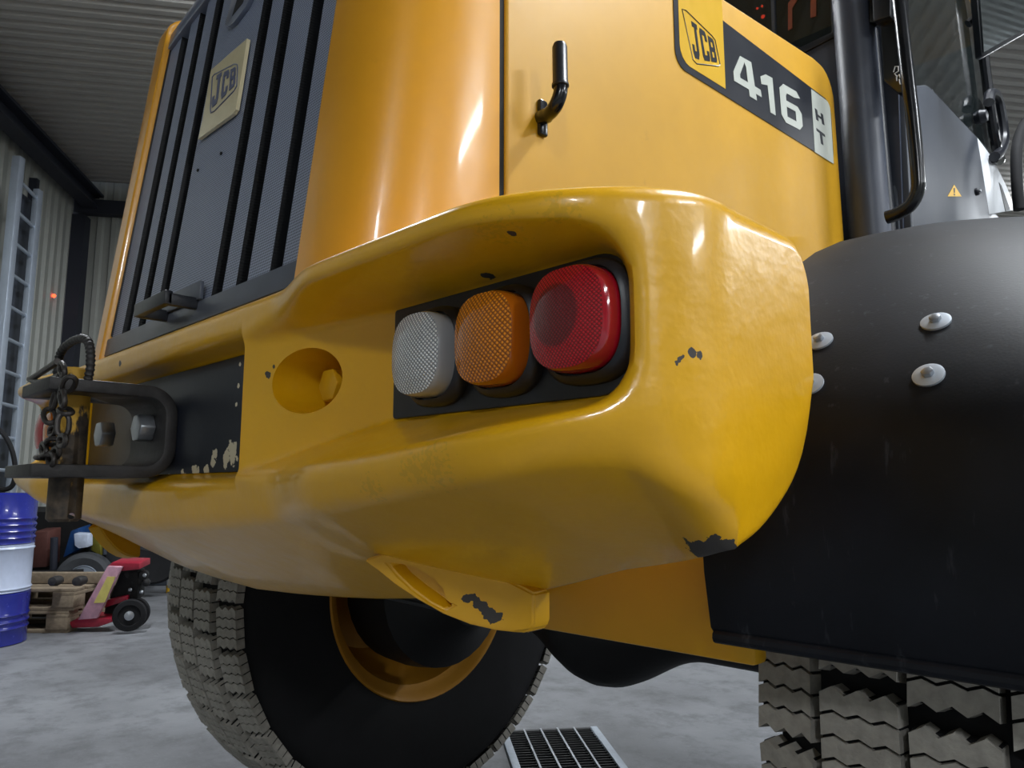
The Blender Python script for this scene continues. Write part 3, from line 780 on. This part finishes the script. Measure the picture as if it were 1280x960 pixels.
# ---------------- decal on the side door
DX = SX+.0008
def quadmap(c, u, v):   # c: TL TR BR BL as Vectors
    return (c[0]*(1-u)+c[1]*u)*v + (c[3]*(1-u)+c[2]*u)*(1-v)
def plate_poly(name, pts, mat, parent, ext):
    return MB().prism(pts, ext).build(name, mat, parent, smooth=0)
GLY = {
 'J': [[(.30, 1), (1, 1), (1, .86), (.86, .86), (.86, .16), (.70, 0), (.16, 0), (0, .16), (0, .36), (.28, .36), (.28, .20), (.56, .20), (.56, .86), (.30, .86)]],
 'C': [[(.14, 1), (.86, 1), (1, .86), (1, .66), (.68, .66), (.68, .82), (.32, .82), (.32, .18), (.68, .18), (.68, .34), (1, .34), (1, .14), (.86, 0), (.14, 0), (0, .14), (0, .86)]],
 'B': [[(0, 0), (.34, 0), (.34, 1), (0, 1)], [(.34, .82), (.68, .82), (.68, .60), (1, .56), (1, .90), (.86, 1), (.34, 1)], [(.34, .42), (.34, .60), (.72, .60), (1, .56), (.92, .50), (1, .44), (.72, .42)], [(.34, 0), (.86, 0), (1, .12), (1, .44), (.68, .42), (.68, .18), (.34, .18)]],
 '4': [[(.46, 1), (.78, 1), (.78, 0), (.52, 0), (.52, .78), (.46, .90)], [(.0, .18), (.0, .44), (.32, 1), (.46, 1), (.46, .86), (.24, .46), (.24, .18)], [(.24, .18), (.24, .37), (.52, .37), (.52, .18)], [(.78, .18), (.78, .37), (1, .37), (1, .18)]],
 '1': [[(.36, 1), (.80, 1), (.80, 0), (.42, 0), (.42, .72), (.0, .66), (.0, .86)]],
 '6': [[(.20, 1), (.82, 1), (.98, .86), (.70, .80), (.34, .80), (.28, .72), (.28, .0), (.18, 0), (0, .16), (0, .84)], [(.28, .44), (.28, .60), (.82, .60), (1, .46), (.70, .44)], [(.70, .44), (1, .46), (1, .14), (.84, 0), (.28, 0), (.28, .18), (.70, .18)]],
 'H': [[(0, 0), (.28, 0), (.28, .40), (.72, .40), (.72, 0), (1, 0), (1, 1), (.72, 1), (.72, .60), (.28, .60), (.28, 1), (0, 1)]],
 'T': [[(.36, 0), (.64, 0), (.64, .80), (1, .80), (1, 1), (0, 1), (0, .80), (.36, .80)]],
}
def glyph(ch, corners, mat, parent, ext, name):
    m = MB()
    for poly in GLY[ch]: m.prism([quadmap(corners, u, v) for u, v in poly], ext)
    return m.build(name, mat, parent, smooth=0)
EXT = Vector((.0006, 0, 0))
def dz(y, top): return interp(y, [(1.071, 1.838), (1.75, 1.872)]) if top else interp(y, [(1.071, 1.682), (1.75, 1.716)])
def dpoly(y0, y1, m0=0, m1=0, r=.02, corners=(1, 1, 1, 1), x=DX):
    """decal patch between y0..y1; corner cut flags: top-left, top-right, bottom-right, bottom-left (image sense)"""
    zt0, zt1, zb0, zb1 = dz(y0, 1)-m1, dz(y1, 1)-m1, dz(y0, 0)+m0, dz(y1, 0)+m0
    P = []
    def arc(cy, cz, a0, ok, cx_, cz_):
        if not ok: P.append((cx_, cz_)); return
        for k in range(5):
            a = a0-math.pi/2*k/4; P.append((cy+r*math.cos(a), cz+r*math.sin(a)))
    arc(y0+r, zt0-r, math.pi, corners[0], y0, zt0); arc(y1-r, zt1-r, math.pi/2, corners[1], y1, zt1)
    arc(y1-r, zb1+r, 0, corners[2], y1, zb1); arc(y0+r, zb0+r, -math.pi/2, corners[3], y0, zb0)
    return [Vector((x, y, z)) for y, z in P]
plate_poly('decal_black', dpoly(1.060, 1.742, r=.03), M['decalblack'], D0, EXT)
plate_poly('decal_yellow', dpoly(1.075, 1.232, .014, -.10, .03, (0, 1, 0, 1), DX+.0005), M['decalyellow'], D0, EXT)
plate_poly('decal_silver', dpoly(1.632, 1.738, .0, .003, .02, (0, 1, 0, 0), DX+.0005), M['silver'], D0, EXT)
def pxq(pts, x=DX+.001): return [at(a, b, 'X', x) for a, b in pts]
Z5 = 5.3333
def zq(pts, x0=820, y0=40, s=Z5): return pxq([(x0+a/s, y0+b/s) for a, b in pts])
glyph('4', zq([(505, 130), (668, 222), (712, 482), (522, 368)]), M['silver'], D0, EXT, 'digit_four')
glyph('1', zq([(690, 262), (795, 318), (815, 568), (722, 512)]), M['silver'], D0, EXT, 'digit_one')
glyph('6', zq([(818, 330), (958, 412), (980, 664), (838, 590)]), M['silver'], D0, EXT, 'digit_six')
glyph('H', zq([(1058, 508), (1112, 552), (1122, 622), (1068, 584)]), M['decalblack'], D0, EXT, 'letter_h')
glyph('T', zq([(1068, 640), (1124, 684), (1134, 768), (1080, 730)]), M['decalblack'], D0, EXT, 'letter_t')
S8 = 5.818
def z8(pts): return zq(pts, 840, 0, S8)
glyph('J', z8([(122, 140), (178, 182), (212, 440), (160, 420)]), M['decalblack'], D0, EXT, 'letter_j')
glyph('C', z8([(192, 196), (242, 236), (282, 448), (230, 440)]), M['decalblack'], D0, EXT, 'letter_c')
glyph('B', z8([(258, 258), (300, 290), (330, 456), (286, 448)]), M['decalblack'], D0, EXT, 'letter_b')
lo = z8([(72, 66), (100, 76), (290, 262), (312, 292), (348, 470), (336, 482), (178, 464), (152, 436)])
MB().tube(lo, .0013, 5, closed=True).build('logo_outline', M['decalblack'], D0)
# ---------------- grille
GP0 = Vector((0, .455, 1.21)); GN = Vector((0, 1, -LEAN))
def pg(px, py, o=0):
    r = ray(px, py); p0 = GP0-Vector((0, o, 0)); return CAM+r*((p0-CAM).dot(GN)/r.dot(GN))
def gv(x, o, z): return Vector((x, Yg(z)-o, z))
GRL = MB(); GRL.grid([[gv(x, -.024, z) for x in (GL+.004, GR-.004)] for z in (1.20, 1.9)])
b_ = [gv(x, -.04, z) for x in (GL+.004, GR-.004) for z in (1.2, 1.9)]
G = MB(); G.prism([gv(GL+.004, -.026, 1.2), gv(GR-.004, -.026, 1.2), gv(GR-.004, -.026, 1.9), gv(GL+.004, -.026, 1.9)], (0, .02, 0))
G = G.build('radiator_grille', M['perfdark'], LD, smooth=0)
def ztopbar(x): return 1.846+.04*(1-((x-XC)/.36)**2)
SL = [(-1.528, -1.470), (-1.432, -1.386), (-1.356, -1.307), (-1.272, -1.084), (-1.052, -1.003), (-.972, -.903), (-.874, -.824)]
for x0, x1 in SL:
    z1 = ztopbar((x0+x1)/2)+.02; ch = .0025
    pr = [(x0, -.026), (x0+ch, .004), (x1-ch, .004), (x1, -.026)]
    m = MB()
    m.grid([[gv(x, o, z) for x, o in pr] for z in (1.21, z1)], close_u=True); m.f += [(3, 2, 1, 0), (4, 5, 6, 7)]
    sl = m.build('grille_slat', M['perf'], G, smooth=0); sl.data.materials.append(M['perfdark'])
    for pf in sl.data.polygons:
        if abs(pf.normal.x) > .5: pf.material_index = 1
def gbar(name, x0, x1, zl, zh, o0, o1, mat, nseg=1):
    m = MB(); rr = []
    for i in range(nseg+1):
        x = lerp(x0, x1, i/nseg); a = zl(x) if callable(zl) else zl; b = zh(x) if callable(zh) else zh
        rr.append([gv(x, o0, a), gv(x, o1, a+.002), gv(x, o1, b-.004), gv(x, o0, b)])
    m.grid(rr, close_u=True); e = len(rr)*4; m.f += [(3, 2, 1, 0), (e-4, e-3, e-2, e-1)]
    return m.build(name, mat, G, bevel=.002)
gbar('bottom_rail', GL+.002, GR-.002, 1.196, 1.236, -.03, .010, M['bar'])
gbar('side_rail', GR-.010, GR-.002, 1.236, 1.90, -.03, .006, M['black'])
gbar('side_rail', GL+.002, GL+.010, 1.236, 1.86, -.03, .006, M['black'])
gbar('top_rail', GL+.012, GR-.012, lambda x: ztopbar(x), lambda x: ztopbar(x)+.04, -.03, .012, M['topbar'], 14)
# pull handle
hz = at(202, 368, 'Y', .405).z
PH = MB(); PH.box((-1.18, .404, hz-.010), (.128, .012, .021)).box((-1.122, .433, hz-.012), (.012, .06, .018)).box((-1.238, .433, hz-.012), (.012, .06, .018))
PH.build('pull_handle', M['black'], G, bevel=.002)
MB().box((-1.18, Yg(1.245)-.012, 1.247), (.15, .006, .028)).build('pull_handle_pad', M['bar'], G, bevel=.001)
# top latch
lt = [pg(x, y, .012) for x, y in ((294, -16), (283, 22), (281, 31), (285, 33), (292, 28), (307, 8), (318, -16))]
MB().prism(lt, (0, .012, 0)).build('grille_latch', M['topbar'], G, bevel=.001)
MB().prism([pg(x, y, .0125) for x, y in ((300, -14), (290, 20), (303, 4), (310, -14))], (0, .002, 0)).build('latch_shade_patch', M['dark'], G, smooth=0)  # flat dark patch on the latch face, painted for the recess's shade
for px, py in ((277, 192), (248, 213)):
    MB().lathe([(.003, 0), (.003, .002)], pg(px, py, .004), (0, -1, 0), 8).build('grille_hole', M['dark'], G)  # dark discs stand in for the shade of two small holes
# badge
bq = [pg(x, y, .012) for x, y in ((263.75, 87.5), (308.75, 48.1), (299, 110), (294.5, 136.5), (291, 142), (247.5, 174), (253, 150))]
BD = plate_poly('badge', bq, M['badge'], G, Vector((0, .006, 0)))
def bquad(pts): return [pg(x, y, .0125) for x, y in pts]
glyph('J', bquad([(268.5, 96.5), (277.5, 90), (273.5, 127), (264, 136)]), M['badgeink'], G, Vector((0, -.0006, 0)), 'badge_letter_j')
glyph('C', bquad([(279.5, 91), (287, 86.5), (283.5, 117), (276, 125)]), M['badgeink'], G, Vector((0, -.0006, 0)), 'badge_letter_c')
glyph('B', bquad([(288.5, 87), (295, 83), (293.5, 107), (286.5, 113.5)]), M['badgeink'], G, Vector((0, -.0006, 0)), 'badge_letter_b')
MB().tube(bquad([(265.5, 96.5), (268, 93), (293, 80), (296.3, 80.5), (297, 84), (295.8, 108), (293, 113), (268, 139), (263.5, 141), (263, 137)]), .0011, 5, closed=True).build('badge_outline', M['badgeink'], G)
# ================================================================== CAB
CB = MB(); CB.box((XC, 2.55, 1.65), (1.14, 1.2, .6)); CB.build('cab_base', M['cabgrey'], LD, bevel=.02)
YC = 1.86
def ppoly(name, pts, ax, val, ext, mat, parent, bevel=0):
    return MB().prism([at(x, y, ax, val) for x, y in pts], ext).build(name, mat, parent, bevel=bevel)
CP = ppoly('cab_rear_panel', ((600, 20), (948, 30), (1002, 62), (1042, 44), (1030, -260), (1110, -260), (1130, 330), (1000, 330), (600, 330)), 'Y', YC, (0, .03, 0), M['cabgrey'], LD)
W_ = ppoly('rear_window', ((600, -260), (1028, -260), (1041, 40), (1000, 60), (985, 55), (600, 18)), 'Y', YC+.012, (0, .008, 0), M['glass'], LD)
ppoly('window_seal', ((1027, -260), (1034, -260), (1046, 44), (1002, 67), (985, 62), (985, 55), (1000, 59), (1040, 40)), 'Y', YC-.006, (0, .02, 0), M['black'], W_, .001)
ppoly('window_divider', ((955, -260), (960, -260), (969, 50), (965, 48)), 'Y', YC+.004, (0, .012, 0), M['panelgrey'], W_)
ppoly('window_stripe', ((985, 38), (990, 35), (990, 10), (1002, -10), (998, -12), (985, 4)), 'Y', YC+.008, (0, .003, 0), M['orange'], W_)
ppoly('window_stripe', ((1013, 22), (1020, 20), (1020, -20), (1013, -20)), 'Y', YC+.008, (0, .003, 0), M['orange'], W_)
for px, py, r in ((954, 21, .006), (953, 8, .0035), (947, 11, .0035)):
    p = at(px, py, 'Y', YC+.05); MB().lathe([(.001, 0), (r, .001), (r*.8, .004), (.001, .006)], p, (0, -1, 0), 10).build('indicator_light', M['led'], W_)
# interior seat behind the glass
MB().box((-1.05, 2.45, 2.15), (.5, .14, .7)).build('driver_seat', M['black'], LD, bevel=.05)
# corner pillar: rounded post
p0, p1 = at(1090, 312, 'Y', 1.83), at(1045, -262, 'Y', 1.83)
MB().tube([p0-Vector((0, 0, .2)), p0, p1], .048, 24).build('cab_pillar', M['cabgrey'], LD)
p0, p1 = at(1112, 312, 'Y', 1.84), at(1088, 40, 'Y', 1.84)
MB().tube([p0, p1], .018, 14).build('cab_seal_post', M['black'], LD)
ppoly('pillar_plate', ((1085, -40), (1130, -40), (1134, 116), (1122, 116), (1104, 100), (1100, 28), (1086, 28)), 'Y', 1.80, (0, .03, 0), M['blackgloss'], LD, .004)
ppoly('pillar_bracket', ((1088, -40), (1113, -40), (1113, 20), (1091, 27)), 'Y', 1.775, (0, .03, 0), M['black'], LD, .005)
hw = [[(1117, 90), (1119, 83), (1123, 83), (1123, 89), (1118, 92), (1121, 95), (1121, 101)], [(1121, 96), (1124, 93), (1125, 97)], [(1124, 99), (1125, 105), (1127, 105)]]
for st_ in hw: MB().tube([at(x, y, 'Y', 1.797) for x, y in st_], .0014, 6).build('paint_mark', M['white'], LD)
rl = catmull([at(x, y, 'Y', 1.72) for x, y in ((1102, -180), (1117, -60), (1126, 20), (1134, 90), (1142, 160), (1147, 215), (1147, 238), (1138, 256), (1122, 267), (1108, 272))], 8)
MB().tube(rl, .0145, 14).build('grab_rail', M['blackgloss'], LD)
# side panels of the cab
XS = -.56
SPN = ppoly('cab_side_panel', ((1138, 107), (1158, 106), (1164, 110), (1222, 172), (1237, 268), (1240, 320), (1126, 330), (1120, 200)), 'X', XS, (-.03, 0, 0), M['panelgrey'], LD, .004)
ppoly('cab_step_panel', ((1112, 118), (1130, 116), (1140, 300), (1120, 310)), 'Y', 1.87, (0, .02, 0), M['panelgrey'], LD, .003)
ppoly('white_trim', ((1222, 172), (1240, 196), (1258, 232), (1270, 262), (1237, 268)), 'X', XS+.001, (-.025, 0, 0), M['white'], LD, .002)
ppoly('black_flash', ((1249, 228), (1252, 232), (1263, 262), (1257, 264)), 'X', XS+.0025, (-.001, 0, 0), M['decalblack'], LD)
ppoly('warning_triangle', ((1193, 231), (1202, 245.5), (1185, 245.5)), 'X', XS+.002, (-.001, 0, 0), M['decalyellow'], SPN)
ppoly('warning_mark', ((1192.4, 235), (1194, 235), (1193.8, 241), (1192.7, 241)), 'X', XS+.003, (-.0008, 0, 0), M['decalblack'], SPN)
ppoly('warning_mark', ((1192.4, 242.3), (1194, 242.3), (1194, 244), (1192.4, 244)), 'X', XS+.003, (-.0008, 0, 0), M['decalblack'], SPN)
pk = at(1219, 240, 'X', XS); MB().lathe([(.012, 0), (.012, .008), (.009, .012), (.001, .012)], pk, (1, 0, 0), 16).build('panel_lock', M['black'], SPN)
MB().lathe([(.005, 0), (.005, .004), (.001, .005)], pk+Vector((.012, 0, 0)), (1, 0, 0), 12).build('lock_barrel', M['steel'], SPN)
SW = ppoly('side_window', ((1112, -260), (1190, -260), (1216, -60), (1243, 195), (1222, 172), (1164, 110), (1158, 106), (1136, 107)), 'X', XS-.012, (-.008, 0, 0), M['glass'], LD)
df = catmull([at(x, y, 'X', XS+.012) for x, y in ((1186, -260), (1211, -60), (1222, 10), (1231, 80), (1240, 150), (1247, 190), (1250, 200), (1243, 198))], 6)
MB().tube(df, .016, 10).build('door_frame', M['blackgloss'], LD)
mr = catmull([at(x, y, 'X', XS+.02) for x, y in ((1243, 196), (1250, 190), (1255, 172), (1250, 135), (1245, 120), (1238, 117), (1236, 128))], 6)
MB().tube(mr, .017, 10).build('door_rail', M['black'], LD)
hk = at(1226, 146, 'X', XS+.01); MB().lathe([(.001, -.022), (.018, -.018), (.024, 0), (.018, .018), (.001, .022)], hk, (1, 0, 0), 16).build('door_hinge', M['black'], LD)
MB().box((XC, 2.55, 2.78), (1.30, 1.55, .12)).build('cab_roof', M['side'], LD, bevel=.04)
# mirror: facing back toward the viewer
def dp(px, py, d): return CAM+ray(px, py)*(d/FPX)
MF = MB().prism([dp(x, y, 2.05+(x-1220)*.0008) for x, y in ((1216, -60), (1227, 69), (1231, 70), (1300, 31), (1300, -60))], VF*.03).build('door_mirror', M['black'], LD, bevel=.004)
MB().prism([dp(x, y, 2.044+(x-1220)*.0008) for x, y in ((1221, -60), (1230, 65), (1296, 28), (1296, -60))], VF*.004).build('mirror_glass', M['mirror'], MF, smooth=0)
MB().tube([dp(1210, 30, 2.1), dp(1234, 10, 2.09)], .012, 8).build('mirror_arm', M['black'], MF)
# front-side hoses beyond the cab
for off in (0, 14):
    hs = catmull([at(x+off+14, y+off*.4, 'X', -.46) for x, y in ((1260, 262), (1257, 225), (1257, 185), (1265, 158), (1278, 144), (1300, 140))], 6)
    MB().tube(hs, .016 if off == 0 else .010, 14).build('lift_hose', M['rubber'], LD)
# ================================================================== BACKGROUND
# floor drain grating
GO = Vector((-2.24, 2.173, 0)); GW = Vector((.612, .79, 0)).normalized(); GLn = Vector((.788, -.615, 0)).normalized(); W = .39; L = 1.25
DG = thing('drain_grate', 'rectangular steel floor drain grate with dark slots beneath the loader', 'drain grate', GO+GW*W/2+GLn*L/2)
rotG = Matrix.Rotation(math.atan2(GLn.y, GLn.x), 3, 'Z')
def gb(wc, lc, zc, dl, dw, dz_): return MB().box(GO+GW*wc+GLn*lc+Vector((0, 0, zc)), (dl, dw, dz_), rotG)
gb(W/2, L/2, .001, L, W, .002).build('pit', M['dark'], DG, smooth=0)
for wv in (.014, W-.014): gb(wv, L/2, .007, L, .028, .014).build('frame_bar', M['lightsteel'], DG, bevel=.002)
for lv in (-.0, L): gb(W/2, lv, .004, .02, W, .008).build('frame_end', M['axle'], DG, bevel=.001)
for k in range(4): gb(.028+(W-.056)*(k+1)/5, L/2, .008, L, .007, .012).build('long_bar', M['steel'], DG)
cb = gb(W/2, 0, .005, .004, W-.05, .006).mesh('cross_bar', M['axle'])
for k in range(1, 50): link('cross_bar', cb, DG, Matrix.Translation(GLn*(L*k/50)))
# drums
pd = at(-36, 805, 'Z', 0); 
def drum(p, label):
    D = thing('oil_drum', label, 'drum', p)
    def sec(nm, z0, z1, mat, ribs):
        pr = [(.001, z0), (.285, z0), (.292, z0+.006)]
        for zr in ribs: pr += [(.288, zr-.014), (.296, zr), (.288, zr+.014)]
        pr += [(.292, z1-.006), (.285, z1), (.001, z1)]
        MB().lathe(pr, p, (0, 0, 1), 56).build(nm, mat, D, smooth=50)
    sec('lower_body', 0, .315, M['blue'], (.10, .14, .18)); sec('white_band', .315, .61, M['drumwhite'], (.34, .585)); sec('upper_body', .61, .93, M['blue'], (.65, .69, .73, .77))
    return D
drum(pd, 'blue and white steel oil drum standing at the left edge by the ladder')
# ladder
LAD = thing('ladder', 'tall aluminium ladder standing upright against the left corrugated wall', 'ladder', dp(20, 640, 6.3).xy.to_3d())
def col3(px, d, z0, z1, w_, nm, mat):
    p = dp(px, 400, d); return MB().box((p.x, p.y, (z0+z1)/2), (w_, .07, z1-z0), Matrix.Rotation(math.radians(45), 3, 'Z')).build(nm, mat, LAD, bevel=.004)
col3(4, 6.2, 0, 3.75, .07, 'ladder_rail', M['alu']); col3(33, 6.6, 0, 3.62, .05, 'ladder_rail', M['alu'])
pa, pb = dp(9, 400, 6.22), dp(31, 400, 6.58)
for k in range(13):
    z = .3+.27*k; MB().tube([(pa.x, pa.y, z), (pb.x, pb.y, z)], .016, 8).build('ladder_rung', M['alu'], LAD)
q0, q1 = dp(12, 400, 6.5), dp(29, 400, 6.75)
tag(MB().prism([Vector((q0.x, q0.y, .05)), Vector((q1.x, q1.y, .05)), Vector((q1.x, q1.y, 3.55)), Vector((q0.x, q0.y, 3.55))], VD*.03).build('wall_board', M['panelgrey'], smooth=0), 'narrow grey panel behind the ladder rungs by the left wall', 'panel')
for k in range(5):
    z = 3.6-.22*k
# hose hanging by the drum
hz_ = catmull([dp(x, y, 5.6) for x, y in ((-14, 530), (2, 540), (14, 560), (19, 585), (16, 606), (4, 612), (-10, 606))], 6)
tag(MB().tube(hz_, .018, 8).build('hanging_hose', M['rubber']), 'black hose hanging in a loop above the blue drum', 'hose')
# red wall light
_r = ray(68, 370); rl_ = CAM+_r*((B0+.05)/_r.dot(E2))
tag(MB().lathe([(.001, 0), (.02, .004), (.018, .02), (.001, .03)], rl_, -VD, 14).build('indicator_lamp', M['led']), 'tiny glowing red indicator on the far corrugated wall', 'lamp')
# pallets
PQ = at(83, 792, 'Z', 0)
PU = VD.copy(); PW = Vector((PU.y, -PU.x, 0))       # depth and width directions of the pallets
rotP = Matrix.Rotation(math.atan2(PU.y, PU.x), 3, 'Z')
QU, QW = -PW, PU; rotQ = Matrix.Rotation(math.atan2(QU.y, QU.x), 3, 'Z')
def pallet(z0, dx, label):
    o = PQ-PW*.605+PU*.405+Vector((0, 0, z0))+PW*dx
    P = thing('wooden_pallet', label, 'pallet', o, 'stacked pallets')
    def bd(nm, u, w_, z, du, dw, dz_): MB().box(o+QU*u+QW*w_+Vector((0, 0, z)), (du, dw, dz_), rotQ).build(nm, M['wood'], P, bevel=.003)
    for w_ in (-.33, 0, .33):
        bd('bottom_board', 0, w_, .011, 1.2, .12, .022)
        for u in (-.53, 0, .53): bd('block', u, w_, .061, .145, .14, .078)
    for u in (-.53, 0, .53): bd('stringer_board', u, 0, .111, .145, .8, .022)
    for w_ in (-.33, -.165, 0, .165, .33): bd('deck_board', 0, w_, .133, 1.2, .12, .022)
pallet(0, 0, 'lower wooden pallet of the stack on the floor beside the red pallet truck')
pallet(.145, .03, 'upper wooden pallet of the stack beside the red pallet truck')
# things lying on the pallets
o = PQ-PW*.2+PU*.3+Vector((0, 0, .29))
lg1 = thing('timber_beam', 'pale squared timber lying across the top pallet', 'timber', o+Vector((0, 0, .0)))
MB().box(o+Vector((0, 0, .04))+PW*(-.05), (.08, .75, .075), rotP).build('beam', M['wood'], lg1, bevel=.004)
for px in (70, 100):
    p = at(px, 733, 'Z', .29); 
    tag(MB().lathe([(.001, -.05), (.028, -.045), (.034, 0), (.028, .045), (.001, .05)], dp(px, 726, 5.0), VD, 16).build('pipe_end', M['darkiron']), 'short rusty pipe end resting on the pallet, '+('nearer the drum' if px == 70 else 'nearer the red pallet truck'), 'pipe')
# pallet truck
JK = thing('pallet_truck', 'red hand pallet truck with black steer wheels in front of the pallets', 'pallet truck', at(140, 782, 'Z', 0))
JD = 5.05
def jp(px, py, d=JD): return dp(px, py, d)
JN = VF*.10
MB().prism([jp(x, y) for x, y in ((97, 775), (121, 773), (152, 709), (134, 708))], VF*.03).build('sloping_plate', M['pinkplate'], JK, bevel=.004)
MB().prism([jp(x, y, JD-.005) for x, y in ((117, 754), (131, 753), (144, 721), (134, 721))], VF*.004).build('instruction_label', M['labelyellow'], JK, smooth=0)
MB().prism([jp(x, y, JD+.03) for x, y in ((134, 708), (140, 703), (174, 704), (174, 712), (152, 714))], VF*.16).build('head_block', M['red'], JK, bevel=.006)
MB().prism([jp(x, y, JD+.01) for x, y in ((86, 778), (90, 785), (122, 784), (139, 778), (138, 773), (96, 774))], VF*.16).build('fork_carriage', M['red'], JK, bevel=.004)
MB().prism([jp(x, y, JD+.08) for x, y in ((130, 760), (134, 750), (158, 745), (158, 751))], VF*.08).build('link_arm', M['red'], JK, bevel=.004)
MB().prism([jp(x, y, JD+.12) for x, y in ((126, 776), (150, 716), (172, 714), (172, 748), (145, 770))], VF*.1).build('pump_frame', M['dark'], JK, bevel=.004)
ax = (VR*.35-VD*.94).normalized()
for px, py, d in ((162, 769, JD-.02), (167, 766, JD+.12)):
    c = jp(px, py, d); wl = MB().lathe([(.001, -.025), (.06, -.025), (.098, -.022), (.104, -.012), (.104, .012), (.098, .022), (.07, .025), (.065, .012), (.001, .012)], c, ax, 32).build('steer_wheel', M['rubber'], JK)
    MB().lathe([(.03, .012), (.03, .03), (.022, .034), (.001, .034)], c, ax, 16).build('wheel_hub', M['steel'], wl)
for px, py, r in ((165, 715, .045), (172, 725, .035), (180, 718, .03), (183, 728, .025), (168, 738, .04)):
    MB().lathe([(.001, -.04), (r, -.03), (r, .03), (.001, .04)], jp(px, py, JD+.16), ax, 14).build('pump_body', M['axle'], JK)
for px, py in ((181, 719), (177, 740), (163, 737)):
    MB().lathe([(.001, 0), (.014, .003), (.01, .012), (.001, .014)], jp(px, py, JD+.1), -VD, 10).build('grease_cap', M['steel'], JK)
# trailer machine behind the pallets
TM = thing('equipment_trailer', 'dark equipment trailer with a pale hubbed wheel behind the pallets', 'trailer', dp(90, 740, 6.8).xy.to_3d())
TD = 6.6
def tp(px, py, d=TD): return dp(px, py, d)
c = tp(106, 724, TD); ax2 = (VR*.25-VD*.97).normalized()
tw = MB().lathe([(.13, -.07), (.19, -.09), (.225, -.07), (.235, 0), (.225, .07), (.19, .09), (.13, .07), (.12, .05)], c, ax2, 40).build('wheel_tyre', simple('trailer_tyre', (64, 66, 70), .8), TM)
MB().lathe([(.13, .06), (.12, .07), (.10, .04), (.05, .05), (.04, .09), (.001, .09)], c, ax2, 28).build('wheel_hub', M['alu'], tw)
MB().prism([tp(x, y, TD-.14) for x, y in ((30, 716), (98, 714), (98, 721), (30, 724))], VF*.08).build('chassis_beam', M['dark'], TM)
MB().prism([tp(x, y, TD+.3) for x, y in ((20, 735), (20, 640), (172, 640), (172, 735))], VF*.3).build('machine_body', M['dark'], TM)
MB().prism([tp(x, y, TD+.05) for x, y in ((40, 665), (60, 664), (58, 709), (38, 710))], VF*.2).build('brown_case', M['brown'], TM, bevel=.01)
MB().prism([tp(x, y, TD+.05) for x, y in ((78, 698), (88, 664), (98, 660), (96, 688))], VF*.2).build('blue_housing', M['bluebox'], TM, bevel=.01)
MB().tube([tp(66, 735, TD-.05), tp(68, 672, TD-.05)], .03, 10).build('jack_post', M['beam'], TM)
MB().prism([tp(x, y, TD-.02) for x, y in ((60, 740), (64, 740), (62, 716), (57, 716))], VF*.05).build('jack_foot', M['beam'], TM)
MB().tube([tp(127, 668, TD), tp(131, 680, TD), tp(131, 693, TD)], .016, 8).build('lever', M['panelgrey'], TM)
MB().prism([tp(x, y, TD+.1) for x, y in ((113, 668), (124, 668), (126, 695), (113, 688))], VF*.15).build('olive_box', M['olive'], TM, bevel=.01)
MB().prism([tp(x, y, TD+.12) for x, y in ((130, 680), (160, 690), (160, 712), (132, 712))], VF*.15).build('dark_housing', simple('dark_housing', (44, 46, 50), .6), TM, bevel=.02)
jug = tag(MB().prism([tp(x, y, TD-.02) for x, y in ((92, 667), (110, 668), (110, 684), (98, 686), (93, 682))], VF*.08).build('plastic_jug', M['paper'], bevel=.008), 'pale bluish plastic container perched on the trailer above its wheel', 'container')
tag(MB().lathe([(.12, -.05), (.19, -.06), (.21, 0), (.19, .06), (.12, .05)], tp(194, 700, 6.75), ax2, 32).build('spare_tyre', M['rubber']), 'dark spare tyre leaning behind the red pallet truck', 'tyre')
# cabinets on the far side and a small marker post
tag(MB().prism([dp(x, y, 7.5) for x, y in ((176, 660), (262, 660), (262, 732), (176, 732))], VF*.3).build('storage_cabinet', simple('cabinet_grey', (70, 76, 84), .6), bevel=.01), 'low grey storage cabinet along the far wall', 'cabinet')
MP = thing('marker_post', 'small white post with a yellow foot on the floor by the far cabinet', 'post', dp(211, 740, 7.0).xy.to_3d())
b0 = at(211, 741, 'Z', 0)
MB().lathe([(.024, .07), (.024, .17), (.018, .18), (.001, .18)], b0, (0, 0, 1), 14).build('post_top', M['white'], MP)
MB().lathe([(.026, 0), (.026, .07), (.001, .071)], b0, (0, 0, 1), 14).build('post_foot', M['decalyellow'], MP)
